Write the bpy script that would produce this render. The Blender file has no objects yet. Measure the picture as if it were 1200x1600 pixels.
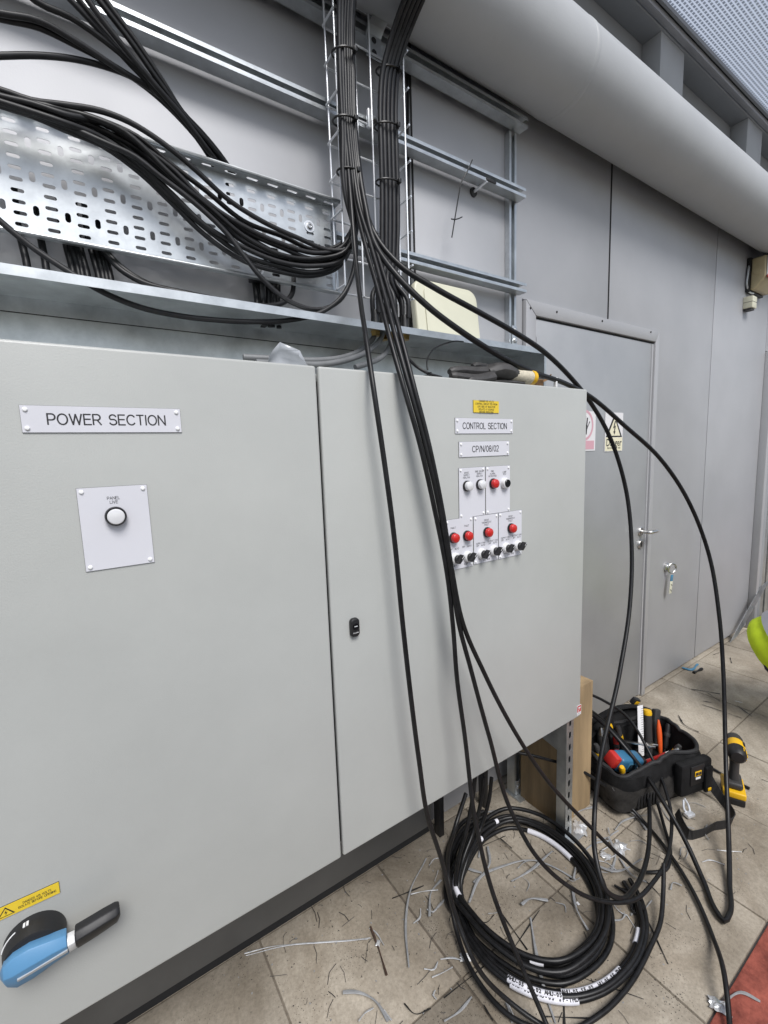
import bpy, bmesh, math, random
from mathutils import Vector, Matrix
R = math.radians
random.seed(7)
scene = bpy.context.scene
col = scene.collection

# ------------------------------------------------------------------ camera
CAMP = Vector((0.0, 0.0, 1.52))
FPX, YAW, PITCH, ROLL = 700.16, 0.983137, 0.127624, 0.035367
FW = Vector((math.cos(YAW)*math.cos(PITCH), math.sin(YAW)*math.cos(PITCH), -math.sin(PITCH)))
_r0 = Vector((math.sin(YAW), -math.cos(YAW), 0)); _d0 = FW.cross(_r0)
RT = _r0*math.cos(ROLL) + _d0*math.sin(ROLL)
DN = -_r0*math.sin(ROLL) + _d0*math.cos(ROLL)
cam_d = bpy.data.cameras.new('camera'); cam = bpy.data.objects.new('camera', cam_d); col.objects.link(cam)
cam_d.sensor_fit = 'VERTICAL'; cam_d.sensor_height = 36.0; cam_d.lens = FPX/1600*36.0
cam_d.clip_start = 0.02; cam_d.clip_end = 500
mw = Matrix((RT, -DN, -FW)).transposed().to_4x4(); mw.translation = CAMP
cam.matrix_world = mw
scene.camera = cam

# ------------------------------------------------------------------ light
w = bpy.data.worlds.new('World'); scene.world = w; w.use_nodes = True
wn = w.node_tree; bg = wn.nodes['Background']
sky = wn.nodes.new('ShaderNodeTexSky'); sky.sky_type = 'NISHITA'; sky.sun_disc = False
SUN_EL, SUN_AZ = R(52), R(190)
sky.sun_elevation = SUN_EL; sky.sun_rotation = SUN_AZ; sky.air_density = 1.0; sky.dust_density = 1.6; sky.ozone_density = 1.2
hsv = wn.nodes.new('ShaderNodeHueSaturation'); hsv.inputs['Saturation'].default_value = .60      # overcast: a pale grey sky
wn.links.new(sky.outputs[0], hsv.inputs['Color']); wn.links.new(hsv.outputs[0], bg.inputs[0]); bg.inputs[1].default_value = 0.10
sd = bpy.data.lights.new('sun', 'SUN'); sd.energy = 2.2; sd.angle = R(26); sd.color = (1, .985, .97)
so = bpy.data.objects.new('sun', sd); col.objects.link(so)
sdir = Vector((math.sin(SUN_AZ)*math.cos(SUN_EL), math.cos(SUN_AZ)*math.cos(SUN_EL), math.sin(SUN_EL)))
so.rotation_euler = sdir.to_track_quat('Z', 'Y').to_euler()
so.location = (0, -3, 6)
scene.view_settings.view_transform = 'Standard'; scene.view_settings.look = 'None'
scene.view_settings.exposure = 0.54; scene.view_settings.gamma = 1.0

# ------------------------------------------------------------------ helpers
def at(px, py, Y=None, Z=None, X=None):
    """place a point of the site survey: a sight line met with a plane of the site"""
    k = FW + RT*((px-600)/FPX) + DN*((py-800)/FPX)
    if Y is not None: return CAMP + k*(Y/k.y)
    if Z is not None: return CAMP + k*((Z-CAMP.z)/k.z)
    return CAMP + k*(X/k.x)

def tag(o, label=None, cat=None, group=None, kind=None):
    if label: o['label'] = label
    if cat: o['category'] = cat
    if group: o['group'] = group
    if kind: o['kind'] = kind
    return o
def thing(name, label, cat, loc=(0, 0, 0), group=None):
    o = bpy.data.objects.new(name, None); col.objects.link(o); o.location = loc; o.empty_display_size = .05
    return tag(o, label, cat, group)
def link(name, me, parent=None):
    o = bpy.data.objects.new(name, me); col.objects.link(o)
    if parent is not None:
        o.parent = parent
        if parent.type == 'EMPTY': o.matrix_parent_inverse = Matrix.Translation(-Vector(parent.location))
    return o

class MB:
    def __init__(s): s.v = []; s.f = []; s.sm = []
    def add(s, vs, fs, smooth=False):
        b = len(s.v); s.v += [tuple(p) for p in vs]; s.f += [tuple(i+b for i in f) for f in fs]; s.sm += [smooth]*len(fs); return s
    def box(s, x0, x1, y0, y1, z0, z1, M=None):
        vs = [Vector(p) for p in ((x0,y0,z0),(x1,y0,z0),(x1,y1,z0),(x0,y1,z0),(x0,y0,z1),(x1,y0,z1),(x1,y1,z1),(x0,y1,z1))]
        if M: vs = [M @ p for p in vs]
        return s.add(vs, [(0,3,2,1),(4,5,6,7),(0,1,5,4),(1,2,6,5),(2,3,7,6),(3,0,4,7)])
    def prism(s, poly, y0, y1, M=None):
        """polygon in local XZ extruded along local Y"""
        n = len(poly); vs = [Vector((x, y0, z)) for x, z in poly] + [Vector((x, y1, z)) for x, z in poly]
        if M: vs = [M @ p for p in vs]
        return s.add(vs, [tuple(range(n)), tuple(range(2*n-1, n-1, -1))] + [(i, i+n, (i+1) % n+n, (i+1) % n) for i in range(n)])
    def lathe(s, prof, M=None, n=20, smooth=True):
        """profile of (radius, height) about local Z"""
        vs = []; fs = []
        for r, h in prof:
            for k in range(n):
                a = 2*math.pi*k/n; vs.append(Vector((r*math.cos(a), r*math.sin(a), h)))
        for j in range(len(prof)-1):
            for k in range(n):
                fs.append((j*n+k, j*n+(k+1) % n, (j+1)*n+(k+1) % n, (j+1)*n+k))
        if prof[0][0] > 1e-6: fs.append(tuple(range(n-1, -1, -1)))
        if prof[-1][0] > 1e-6: fs.append(tuple((len(prof)-1)*n+k for k in range(n)))
        if M: vs = [M @ p for p in vs]
        return s.add(vs, fs, smooth)
    def tube(s, pts, r, n=8, closed=False, rfun=None, flat=1.0):
        pts = [Vector(p) for p in pts]; m = len(pts)
        if m < 2: return s
        T = []
        for i in range(m):
            if closed: t = pts[(i+1) % m]-pts[i-1]
            else: t = pts[min(i+1, m-1)]-pts[max(i-1, 0)]
            T.append(t.normalized() if t.length > 1e-9 else Vector((0, 0, 1)))
        u = T[0].orthogonal().normalized() if abs(T[0].z) > .95 else T[0].cross(Vector((0, 0, 1))).normalized()
        vs = []
        for i in range(m):
            u = (u - T[i]*u.dot(T[i])); u = u.normalized() if u.length > 1e-6 else T[i].orthogonal().normalized()
            v = T[i].cross(u); rr = rfun(i/(m-1)) if rfun else r
            for k in range(n):
                a = 2*math.pi*k/n; vs.append(pts[i] + u*(rr*math.cos(a)) + v*(rr*flat*math.sin(a)))
        fs = []
        for i in range(m if closed else m-1):
            j = (i+1) % m
            for k in range(n): fs.append((i*n+k, i*n+(k+1) % n, j*n+(k+1) % n, j*n+k))
        s.add(vs, fs, True)
        if not closed:
            b = len(s.v)-m*n
            s.f += [tuple(b+k for k in range(n-1, -1, -1)), tuple(b+(m-1)*n+k for k in range(n))]; s.sm += [False, False]
        return s
    def loft(s, secs, closed_ends=True, smooth=True):
        n = len(secs[0]); vs = [p for q in secs for p in q]; fs = []
        for j in range(len(secs)-1):
            for k in range(n): fs.append((j*n+k, j*n+(k+1) % n, (j+1)*n+(k+1) % n, (j+1)*n+k))
        s.add(vs, fs, smooth)
        if closed_ends:
            b = len(s.v)-len(vs)
            s.f += [tuple(b+k for k in range(n-1, -1, -1)), tuple(b+(len(secs)-1)*n+k for k in range(n))]; s.sm += [False, False]
        return s
    def mesh(s, name, m, bevel=0, seg=2, sharp=None):
        me = bpy.data.meshes.new(name); me.from_pydata(s.v, [], s.f)
        bm = bmesh.new(); bm.from_mesh(me)
        bmesh.ops.recalc_face_normals(bm, faces=bm.faces)
        for f, q in zip(bm.faces, s.sm): f.smooth = q
        if bevel:
            es = [e for e in bm.edges if len(e.link_faces) == 2 and e.calc_face_angle(0) > R(35)]
            bmesh.ops.bevel(bm, geom=es, offset=bevel, segments=seg, affect='EDGES', profile=.5, clamp_overlap=True)
            for f in bm.faces: f.smooth = True
        bm.to_mesh(me); bm.free()
        if bevel or any(s.sm):
            try: me.set_sharp_from_angle(angle=R(38))
            except Exception: pass
        me.materials.append(m); return me
    def build(s, name, m, parent=None, bevel=0, seg=2):
        return link(name, s.mesh(name, m, bevel, seg), parent)

def spline(pts, step=.012, closed=False):
    """centripetal-ish Catmull-Rom through the points"""
    P = [Vector(p) for p in pts]; out = []
    n = len(P)
    for i in range(n if closed else n-1):
        p1, p2 = P[i], P[(i+1) % n]
        p0 = P[i-1] if (i > 0 or closed) else p1*2-p2
        p3 = P[(i+2) % n] if (i+2 < n or closed) else p2*2-p1
        L = (p2-p1).length; k = max(2, int(L/step))
        d1 = max((p1-p0).length, 1e-6); d2 = max(L, 1e-6); d3 = max((p3-p2).length, 1e-6)
        m1 = ((p1-p0)/d1*d2 + (p2-p1)/d2*d1)/(d1+d2)*d2
        m2 = ((p2-p1)/d2*d3 + (p3-p2)/d3*d2)/(d2+d3)*d2
        for j in range(k):
            t = j/k; t2 = t*t; t3 = t2*t
            out.append(p1*(2*t3-3*t2+1) + m1*(t3-2*t2+t) + p2*(-2*t3+3*t2) + m2*(t3-t2))
    if not closed: out.append(P[-1])
    return out

def flat_sheet(name, outline, holes, thick, m, M, parent=None):
    """sheet with real holes: outline and holes in local XY, extruded by thick along Z"""
    cu = bpy.data.curves.new(name, 'CURVE'); cu.dimensions = '2D'; cu.fill_mode = 'BOTH'; cu.extrude = thick/2
    for poly in [outline]+holes:
        sp = cu.splines.new('POLY'); sp.points.add(len(poly)-1); sp.use_cyclic_u = True
        for p, q in zip(sp.points, poly): p.co = (q[0], q[1], 0, 1)
    o = bpy.data.objects.new(name+'_tmp', cu); col.objects.link(o)
    dg = bpy.context.evaluated_depsgraph_get(); me = bpy.data.meshes.new_from_object(o.evaluated_get(dg))
    bpy.data.objects.remove(o); me.name = name
    me.transform(M); me.materials.clear(); me.materials.append(m)
    return link(name, me, parent)
def slot(cx, cy, L, W, vert=False, n=5):
    r = W/2; a = L/2-r; pts = []
    for k in range(n+1):
        t = -math.pi/2+math.pi*k/n; pts.append((a+r*math.cos(t), r*math.sin(t)))
    for k in range(n+1):
        t = math.pi/2+math.pi*k/n; pts.append((-a+r*math.cos(t), r*math.sin(t)))
    return [((cx-y, cy+x) if vert else (cx+x, cy+y)) for x, y in pts]

def text_mesh(body, size, m, M, align='CENTER', sx=1.0, bold=0.0):
    cu = bpy.data.curves.new('lettering', 'FONT'); cu.body = body; cu.size = size; cu.align_x = align; cu.align_y = 'CENTER'
    cu.extrude = .0002; cu.resolution_u = 2; cu.offset = bold; cu.space_line = .95
    o = bpy.data.objects.new('tmp', cu); col.objects.link(o)
    dg = bpy.context.evaluated_depsgraph_get(); me = bpy.data.meshes.new_from_object(o.evaluated_get(dg))
    bpy.data.objects.remove(o)
    me.transform(Matrix.Diagonal((sx, 1, 1, 1))); me.transform(M); me.materials.clear(); me.materials.append(m); me.name = 'lettering'
    return me
def facing(p, yaw=0):      # local X -> world X, local Y -> world Z, local Z -> world -Y
    return Matrix.Translation(p) @ Matrix.Rotation(yaw, 4, 'Z') @ Matrix.Rotation(R(90), 4, 'X')
def text(body, p, size, m, parent, sx=1.0, align='CENTER', bold=0.0, yaw=0):
    return link('lettering', text_mesh(body, size, m, facing(p, yaw), align, sx, bold), parent)


def _arc(cx, cy, rx, ry, a0, a1, n=9): return [(cx+rx*math.cos(R(a0+(a1-a0)*k/n)), cy+ry*math.sin(R(a0+(a1-a0)*k/n))) for k in range(n+1)]
GLYPH = {
 'A': (.72, [[(0, 0), (.36, 1), (.72, 0)], [(.13, .36), (.59, .36)]]),
 'B': (.60, [[(0, 0), (0, 1), (.32, 1)]+_arc(.32, .76, .24, .24, 90, -90)+[(0, .52)], _arc(.32, .26, .28, .26, 90, -90)+[(0, 0)]]),
 'C': (.74, [_arc(.39, .5, .39, .5, 40, 320, 18)]),
 'D': (.68, [[(0, 0), (0, 1), (.30, 1)]+_arc(.26, .5, .42, .5, 80, -80, 14)+[(.26, 0), (0, 0)]]),
 'E': (.58, [[(.58, 0), (0, 0), (0, 1), (.57, 1)], [(0, .53), (.52, .53)]]),
 'F': (.55, [[(0, 0), (0, 1), (.55, 1)], [(0, .53), (.47, .53)]]),
 'G': (.76, [_arc(.39, .5, .39, .5, 42, 318, 18)+[(.70, .47), (.42, .47)]]),
 'H': (.66, [[(0, 0), (0, 1)], [(.66, 0), (.66, 1)], [(0, .53), (.66, .53)]]),
 'I': (.06, [[(.03, 0), (.03, 1)]]),
 'K': (.64, [[(0, 0), (0, 1)], [(.60, 1), (0, .38)], [(.20, .58), (.64, 0)]]),
 'L': (.50, [[(0, 1), (0, 0), (.50, 0)]]),
 'M': (.74, [[(0, 0), (0, 1), (.37, .08), (.74, 1), (.74, 0)]]),
 'N': (.66, [[(0, 0), (0, 1), (.66, 0), (.66, 1)]]),
 'O': (.80, [_arc(.40, .5, .40, .5, 0, 360, 24)]),
 'P': (.60, [[(0, 0), (0, 1), (.33, 1)]+_arc(.33, .715, .27, .285, 90, -90)+[(0, .43)]]),
 'R': (.66, [[(0, 0), (0, 1), (.36, 1)]+_arc(.36, .73, .26, .27, 90, -90)+[(0, .46)], [(.34, .46), (.66, 0)]]),
 'S': (.62, [_arc(.31, .735, .29, .265, 20, 250, 14)[:-1]+_arc(.31, .27, .31, .27, 100, -160, 16)]),
 'T': (.62, [[(0, 1), (.62, 1)], [(.31, 1), (.31, 0)]]),
 'U': (.64, [[(0, 1), (0, .32)]+_arc(.32, .32, .32, .32, 180, 360, 12)+[(.64, 1)]]),
 'V': (.68, [[(0, 1), (.34, 0), (.68, 1)]]),
 'W': (1.0, [[(0, 1), (.25, 0), (.5, .98), (.75, 0), (1.0, 1)]]),
 'X': (.64, [[(0, 0), (.64, 1)], [(0, 1), (.64, 0)]]),
 'Y': (.66, [[(0, 1), (.33, .45), (.66, 1)], [(.33, .45), (.33, 0)]]),
 '/': (.30, [[(0, -.02), (.30, 1.02)]]), '-': (.30, [[(0, .38), (.30, .38)]]),
 '0': (.54, [_arc(.27, .5, .27, .5, 0, 360, 22)]), '1': (.30, [[(0, .78), (.28, 1), (.28, 0)]]),
 '2': (.54, [_arc(.27, .72, .26, .28, 165, -30, 12)+[(0, 0), (.54, 0)]]),
 '4': (.56, [[(.42, 0), (.42, 1), (0, .3), (.56, .3)]]), '5': (.54, [[(.50, 1), (.10, 1), (.05, .53)]+_arc(.26, .33, .28, .33, 130, -160, 14)]),
 '6': (.54, [_arc(.27, .31, .27, .31, 0, 360, 16), [(.01, .33)]+_arc(.29, .55, .28, .45, 180, 40, 9)]),
 '8': (.54, [_arc(.27, .75, .23, .25, 0, 360, 16), _arc(.27, .27, .27, .27, 0, 360, 16)]),
}
def strokes(body, p, cap, m, parent, sx=1.0, wgt=.135, gap=.20, lead=1.45):
    """engraved lettering: every stroke a flat ribbon lying on the plate"""
    mb = MB(); rows = body.split('\n'); n = len(rows); h = wgt*cap/2; lay = 0
    for r_, row in enumerate(rows):
        wd = sum((.38 if c == ' ' else GLYPH[c][0])+gap for c in row)-gap
        x = -wd/2; zb = (-.5+(n-1)/2*lead-r_*lead)
        for c in row:
            if c == ' ': x += .38+gap; continue
            g_, paths = GLYPH[c]
            for path in paths:
                q = [Vector(((x+u_)*cap*sx, 0, (zb+v_)*cap)) for u_, v_ in path]
                for a_, b_ in zip(q, q[1:]):
                    d = (b_-a_); 
                    if d.length < 1e-7: continue
                    d.normalize(); nn = Vector((-d.z, 0, d.x))*h; e = d*h*.7; lay = (lay+1) % 5; y = Vector((0, -.00002*lay, 0))
                    mb.add([Vector(p)+t+y for t in (a_-e-nn, b_+e-nn, b_+e+nn, a_-e+nn)], [(0, 1, 2, 3)])
            x += g_+gap
    return mb.build('lettering', m, parent)

# ------------------------------------------------------------------ materials
def mat(name, c, rough=.5, metal=0.0, var=0.0, vscale=8, bump=0.0, bscale=200, spec=.5, coat=0.0, objvar=0.0, c2=None, stretch=None):
    m = bpy.data.materials.new(name); m.use_nodes = True; nt = m.node_tree; b = nt.nodes['Principled BSDF']
    b.inputs['Base Color'].default_value = (*c, 1); b.inputs['Roughness'].default_value = rough; b.inputs['Metallic'].default_value = metal
    b.inputs['Specular IOR Level'].default_value = spec; b.inputs['Coat Weight'].default_value = coat
    tc = nt.nodes.new('ShaderNodeTexCoord'); mp = nt.nodes.new('ShaderNodeMapping'); nt.links.new(tc.outputs['Object'], mp.inputs[0])
    if stretch: mp.inputs['Scale'].default_value = stretch
    if var or c2:
        n = nt.nodes.new('ShaderNodeTexNoise'); n.inputs['Scale'].default_value = vscale; n.inputs['Detail'].default_value = 6; n.inputs['Roughness'].default_value = .65
        nt.links.new(mp.outputs[0], n.inputs[0])
        r = nt.nodes.new('ShaderNodeValToRGB'); r.color_ramp.elements[0].position = .3; r.color_ramp.elements[1].position = .7
        a = tuple(max(0, x*(1-var)) for x in c); d = c2 if c2 else tuple(min(1, x*(1+var)) for x in c)
        r.color_ramp.elements[0].color = (*a, 1); r.color_ramp.elements[1].color = (*d, 1)
        nt.links.new(n.outputs['Fac'], r.inputs[0]); src = r.outputs[0]
        if objvar:
            oi = nt.nodes.new('ShaderNodeObjectInfo'); hs = nt.nodes.new('ShaderNodeHueSaturation')
            mr = nt.nodes.new('ShaderNodeMapRange'); mr.inputs[3].default_value = 1-objvar; mr.inputs[4].default_value = 1+objvar
            nt.links.new(oi.outputs['Random'], mr.inputs[0]); nt.links.new(mr.outputs[0], hs.inputs['Value']); nt.links.new(src, hs.inputs['Color']); src = hs.outputs[0]
        nt.links.new(src, b.inputs['Base Color'])
        rr = nt.nodes.new('ShaderNodeMapRange'); rr.inputs[3].default_value = max(.02, rough*.8); rr.inputs[4].default_value = min(1, rough*1.2)
        nt.links.new(n.outputs['Fac'], rr.inputs[0]); nt.links.new(rr.outputs[0], b.inputs['Roughness'])
    if bump:
        n2 = nt.nodes.new('ShaderNodeTexNoise'); n2.inputs['Scale'].default_value = bscale; n2.inputs['Detail'].default_value = 3
        nt.links.new(mp.outputs[0], n2.inputs[0])
        bp = nt.nodes.new('ShaderNodeBump'); bp.inputs['Strength'].default_value = bump; bp.inputs['Distance'].default_value = .002
        nt.links.new(n2.outputs['Fac'], bp.inputs['Height']); nt.links.new(bp.outputs[0], b.inputs['Normal'])
    return m
M = {}
M['cab'] = mat('cabinet_paint', (.422, .430, .412), .36, var=.045, vscale=3.0, bump=.16, bscale=380)
M['wall'] = mat('wall_cladding', (.42, .424, .44), .54, metal=.30, var=.06, vscale=2.2, bump=.06, bscale=300)
M['door'] = mat('door_paint', (.385, .39, .396), .44, metal=.45, var=.07, vscale=3, bump=.06, bscale=300)
M['frame'] = mat('frame_paint', (.40, .40, .41), .42, metal=.2, var=.04, vscale=5)
M['pipe'] = mat('pipe_paint', (.39, .40, .41), .5, var=.06, vscale=3, bump=.10, bscale=160)
M['beam'] = mat('beam_paint', (.29, .30, .31), .5, var=.06, vscale=4, bump=.1, bscale=100)
M['galv'] = mat('galvanised_steel', (.55, .575, .59), .40, metal=.9, var=.14, vscale=22, bump=.05, bscale=60)
M['galvd'] = mat('weathered_galvanised', (.50, .53, .54), .36, metal=.9, var=.18, vscale=14, bump=.05, bscale=60, c2=(.62, .65, .66))
M['zinc'] = mat('bright_zinc_wire', (.80, .82, .85), .35, metal=.55)
M['steel'] = mat('brushed_stainless', (.62, .61, .59), .28, metal=1.0)
M['brass'] = mat('brass', (.55, .38, .14), .35, metal=1.0)
M['shadestrip'] = mat('painted_foot_shade', (.10, .10, .097), .5, var=.15, vscale=4)  # dark tone carries the shade at the wall foot
M['dark'] = mat('dark_gap', (.012, .012, .013), .8)
M['cable'] = mat('black_cable', (.0085, .0085, .0092), .40, var=.5, vscale=45, bump=.05, bscale=90, spec=.36)
M['cable2'] = mat('charcoal_cable', (.015, .015, .0165), .44, var=.4, vscale=40, bump=.05, bscale=90, spec=.38)
M['greycab'] = mat('grey_cable', (.17, .175, .18), .5, var=.15, vscale=30)
M['tie'] = mat('black_nylon', (.012, .012, .012), .4)
M['sheath'] = mat('grey_sheath', (.26, .265, .27), .42, var=.25, vscale=40)
M['foil'] = mat('cable_foil', (.60, .61, .62), .30, metal=.45, var=.25, vscale=60)
M['plate'] = mat('engraved_white_plastic', (.62, .62, .66), .33, var=.02, vscale=10)
M['rivet'] = mat('white_rivet', (.84, .84, .84), .3)
M['ink'] = mat('black_ink', (.02, .02, .022), .6)
M['yellow'] = mat('yellow_label', (.72, .52, .035), .4, var=.03, vscale=20)
M['black'] = mat('black_plastic', (.012, .012, .013), .5, bump=.06, bscale=250)
M['blackgloss'] = mat('black_gloss', (.008, .008, .009), .18)
M['white'] = mat('white_plastic', (.74, .74, .74), .32)
M['lens'] = mat('white_lens', (.66, .66, .67), .2, coat=.4)
M['red'] = mat('red_button', (.52, .018, .016), .28, coat=.3)
M['blue'] = mat('blue_handle', (.09, .24, .42), .45, bump=.03, bscale=200)
M['greyinlay'] = mat('grey_inlay', (.46, .47, .47), .4)
M['cream'] = mat('cream_plastic', (.60, .59, .465), .38, var=.04, vscale=4)
M['cream2'] = mat('ivory_plastic', (.66, .64, .50), .4, var=.05, vscale=20)
M['beige'] = mat('beige_housing', (.45, .38, .23), .4, var=.1, vscale=14)
M['timber'] = mat('sawn_timber', (.31, .22, .12), .8, var=.32, vscale=16, stretch=(1, 1, .12), bump=.2, bscale=90)
M['rubberred'] = mat('red_coating', (.20, .035, .022), .7, var=.5, vscale=14, bump=.6, bscale=120, c2=(.42, .11, .075))
M['knit'] = mat('knitted_cotton', (.55, .50, .39), .9, bump=.9, bscale=420, var=.2, vscale=90)
M['latex'] = mat('grey_latex', (.045, .043, .042), .55, var=.35, vscale=40, bump=.4, bscale=120)
M['poly'] = mat('polythene', (.42, .44, .47), .22, var=.15, vscale=18)
M['canvas'] = mat('black_canvas', (.012, .012, .0125), .85, var=.4, vscale=30, bump=.7, bscale=500, spec=.2)
M['canvas2'] = mat('grey_canvas', (.032, .030, .028), .85, var=.4, vscale=30, bump=.7, bscale=500, spec=.2)
M['webbing'] = mat('black_webbing', (.013, .013, .014), .7, bump=.6, bscale=500)
M['toolyellow'] = mat('tool_yellow', (.72, .42, .012), .38)
M['toolblue'] = mat('tool_blue', (.035, .14, .25), .4)
M['orange'] = mat('tool_orange', (.70, .10, .02), .38)
M['toolred'] = mat('tool_red', (.50, .03, .025), .38)
M['grip'] = mat('dark_grip', (.035, .034, .034), .55, bump=.3, bscale=300)
M['rust'] = mat('rusty_steel', (.09, .055, .04), .7, metal=.3, var=.5, vscale=60)
M['hivis'] = mat('hivis_fabric', (.60, .78, .02), .8, var=.1, vscale=12, bump=.3, bscale=500)
M['reflect'] = mat('reflective_tape', (.42, .43, .47), .35, metal=.3)
M['navy'] = mat('navy_fabric', (.02, .024, .035), .8, var=.2, vscale=20)
M['skin'] = mat('skin', (.48, .27, .18), .5, var=.08, vscale=20)
M['hair'] = mat('brown_hair', (.04, .025, .016), .6)
M['paper'] = mat('white_paper', (.72, .72, .72), .6)
M['wrap'] = mat('cable_label', (.72, .72, .77), .4, var=.06, vscale=60)
M['pink'] = mat('faded_red_print', (.58, .33, .38), .5)
M['signwhite'] = mat('sign_white', (.68, .67, .68), .4)
M['signcream'] = mat('sign_cream', (.72, .68, .50), .4)
M['card'] = mat('cardboard', (.30, .17, .08), .8, var=.2, vscale=20)
M['bluebit'] = mat('blue_plastic', (.06, .20, .33), .4)

for k_ in ('cable', 'cable2'):
    for n_ in M[k_].node_tree.nodes:
        if n_.type == 'VALTORGB':
            e_ = n_.color_ramp.elements.new(.74); e_.color = n_.color_ramp.elements[1].color; e_ = n_.color_ramp.elements.new(.80); e_.color = (.07, .07, .07, 1)

def paving(name, base, dark, speck):
    m = bpy.data.materials.new(name); m.use_nodes = True; nt = m.node_tree; b = nt.nodes['Principled BSDF']; L = nt.links.new
    tc = nt.nodes.new('ShaderNodeTexCoord'); g = nt.nodes.new('ShaderNodeNewGeometry')
    big = nt.nodes.new('ShaderNodeTexNoise'); big.inputs['Scale'].default_value = 3.2; big.inputs['Detail'].default_value = 7; big.inputs['Roughness'].default_value = .62
    L(g.outputs['Position'], big.inputs[0])
    r1 = nt.nodes.new('ShaderNodeValToRGB'); r1.color_ramp.elements[0].position = .34; r1.color_ramp.elements[1].position = .66
    r1.color_ramp.elements[0].color = (*dark, 1); r1.color_ramp.elements[1].color = (*base, 1); L(big.outputs['Fac'], r1.inputs[0])
    fine = nt.nodes.new('ShaderNodeTexNoise'); fine.inputs['Scale'].default_value = 95; fine.inputs['Detail'].default_value = 5; fine.inputs['Roughness'].default_value = .75; L(g.outputs['Position'], fine.inputs[0])
    r2 = nt.nodes.new('ShaderNodeValToRGB'); r2.color_ramp.elements[0].position = .30; r2.color_ramp.elements[1].position = .60
    r2.color_ramp.elements[0].color = (.66, .645, .62, 1); r2.color_ramp.elements[1].color = (1.06, 1.05, 1.03, 1); L(fine.outputs['Fac'], r2.inputs[0])
    mx = nt.nodes.new('ShaderNodeMix'); mx.data_type = 'RGBA'; mx.blend_type = 'MULTIPLY'; mx.inputs[0].default_value = .75
    L(r1.outputs[0], mx.inputs[6]); L(r2.outputs[0], mx.inputs[7])
    # dark grit specks, denser in drifts
    vo = nt.nodes.new('ShaderNodeTexVoronoi'); vo.inputs['Scale'].default_value = 150; L(g.outputs['Position'], vo.inputs[0])
    dn = nt.nodes.new('ShaderNodeTexNoise'); dn.inputs['Scale'].default_value = 7; dn.inputs['Detail'].default_value = 4; L(g.outputs['Position'], dn.inputs[0])
    mr = nt.nodes.new('ShaderNodeMapRange'); mr.inputs[1].default_value = .40; mr.inputs[2].default_value = .72; mr.inputs[3].default_value = .02; mr.inputs[4].default_value = .25; L(dn.outputs['Fac'], mr.inputs[0])
    lt = nt.nodes.new('ShaderNodeMath'); lt.operation = 'LESS_THAN'; L(vo.outputs['Distance'], lt.inputs[0]); L(mr.outputs[0], lt.inputs[1])
    m2 = nt.nodes.new('ShaderNodeMix'); m2.data_type = 'RGBA'; L(lt.outputs[0], m2.inputs[0]); L(mx.outputs[2], m2.inputs[6]); m2.inputs[7].default_value = (*speck, 1)
    st_ = nt.nodes.new('ShaderNodeTexNoise'); st_.inputs['Scale'].default_value = 1.3; st_.inputs['Detail'].default_value = 8; st_.inputs['Roughness'].default_value = .7; st_.inputs['Distortion'].default_value = .8; L(g.outputs['Position'], st_.inputs[0])
    r4 = nt.nodes.new('ShaderNodeValToRGB'); r4.color_ramp.elements[0].position = .40; r4.color_ramp.elements[1].position = .58; r4.color_ramp.elements[0].color = (.70, .67, .63, 1); r4.color_ramp.elements[1].color = (1.12, 1.12, 1.12, 1); L(st_.outputs['Fac'], r4.inputs[0])
    m5 = nt.nodes.new('ShaderNodeMix'); m5.data_type = 'RGBA'; m5.blend_type = 'MULTIPLY'; m5.inputs[0].default_value = 1.0; L(m2.outputs[2], m5.inputs[6]); L(r4.outputs[0], m5.inputs[7]); m2 = m5
    oi = nt.nodes.new('ShaderNodeObjectInfo'); hs = nt.nodes.new('ShaderNodeHueSaturation'); m3 = nt.nodes.new('ShaderNodeMapRange'); m3.inputs[3].default_value = .84; m3.inputs[4].default_value = 1.08
    L(oi.outputs['Random'], m3.inputs[0]); L(m3.outputs[0], hs.inputs['Value']); L(m2.outputs[2], hs.inputs['Color']); L(hs.outputs[0], b.inputs['Base Color'])
    b.inputs['Roughness'].default_value = .85
    bp = nt.nodes.new('ShaderNodeBump'); bp.inputs['Strength'].default_value = .5; bp.inputs['Distance'].default_value = .002
    L(fine.outputs['Fac'], bp.inputs['Height']); L(bp.outputs[0], b.inputs['Normal'])
    return m
M['slab'] = paving('paving_slab', (.445, .402, .338), (.27, .238, .192), (.06, .05, .04))
M['groundm'] = paving('ground_sand', (.25, .22, .175), (.13, .11, .09), (.04, .035, .03))
M['concrete'] = paving('ground_concrete', (.36, .35, .335), (.25, .24, .225), (.10, .09, .08))

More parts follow.
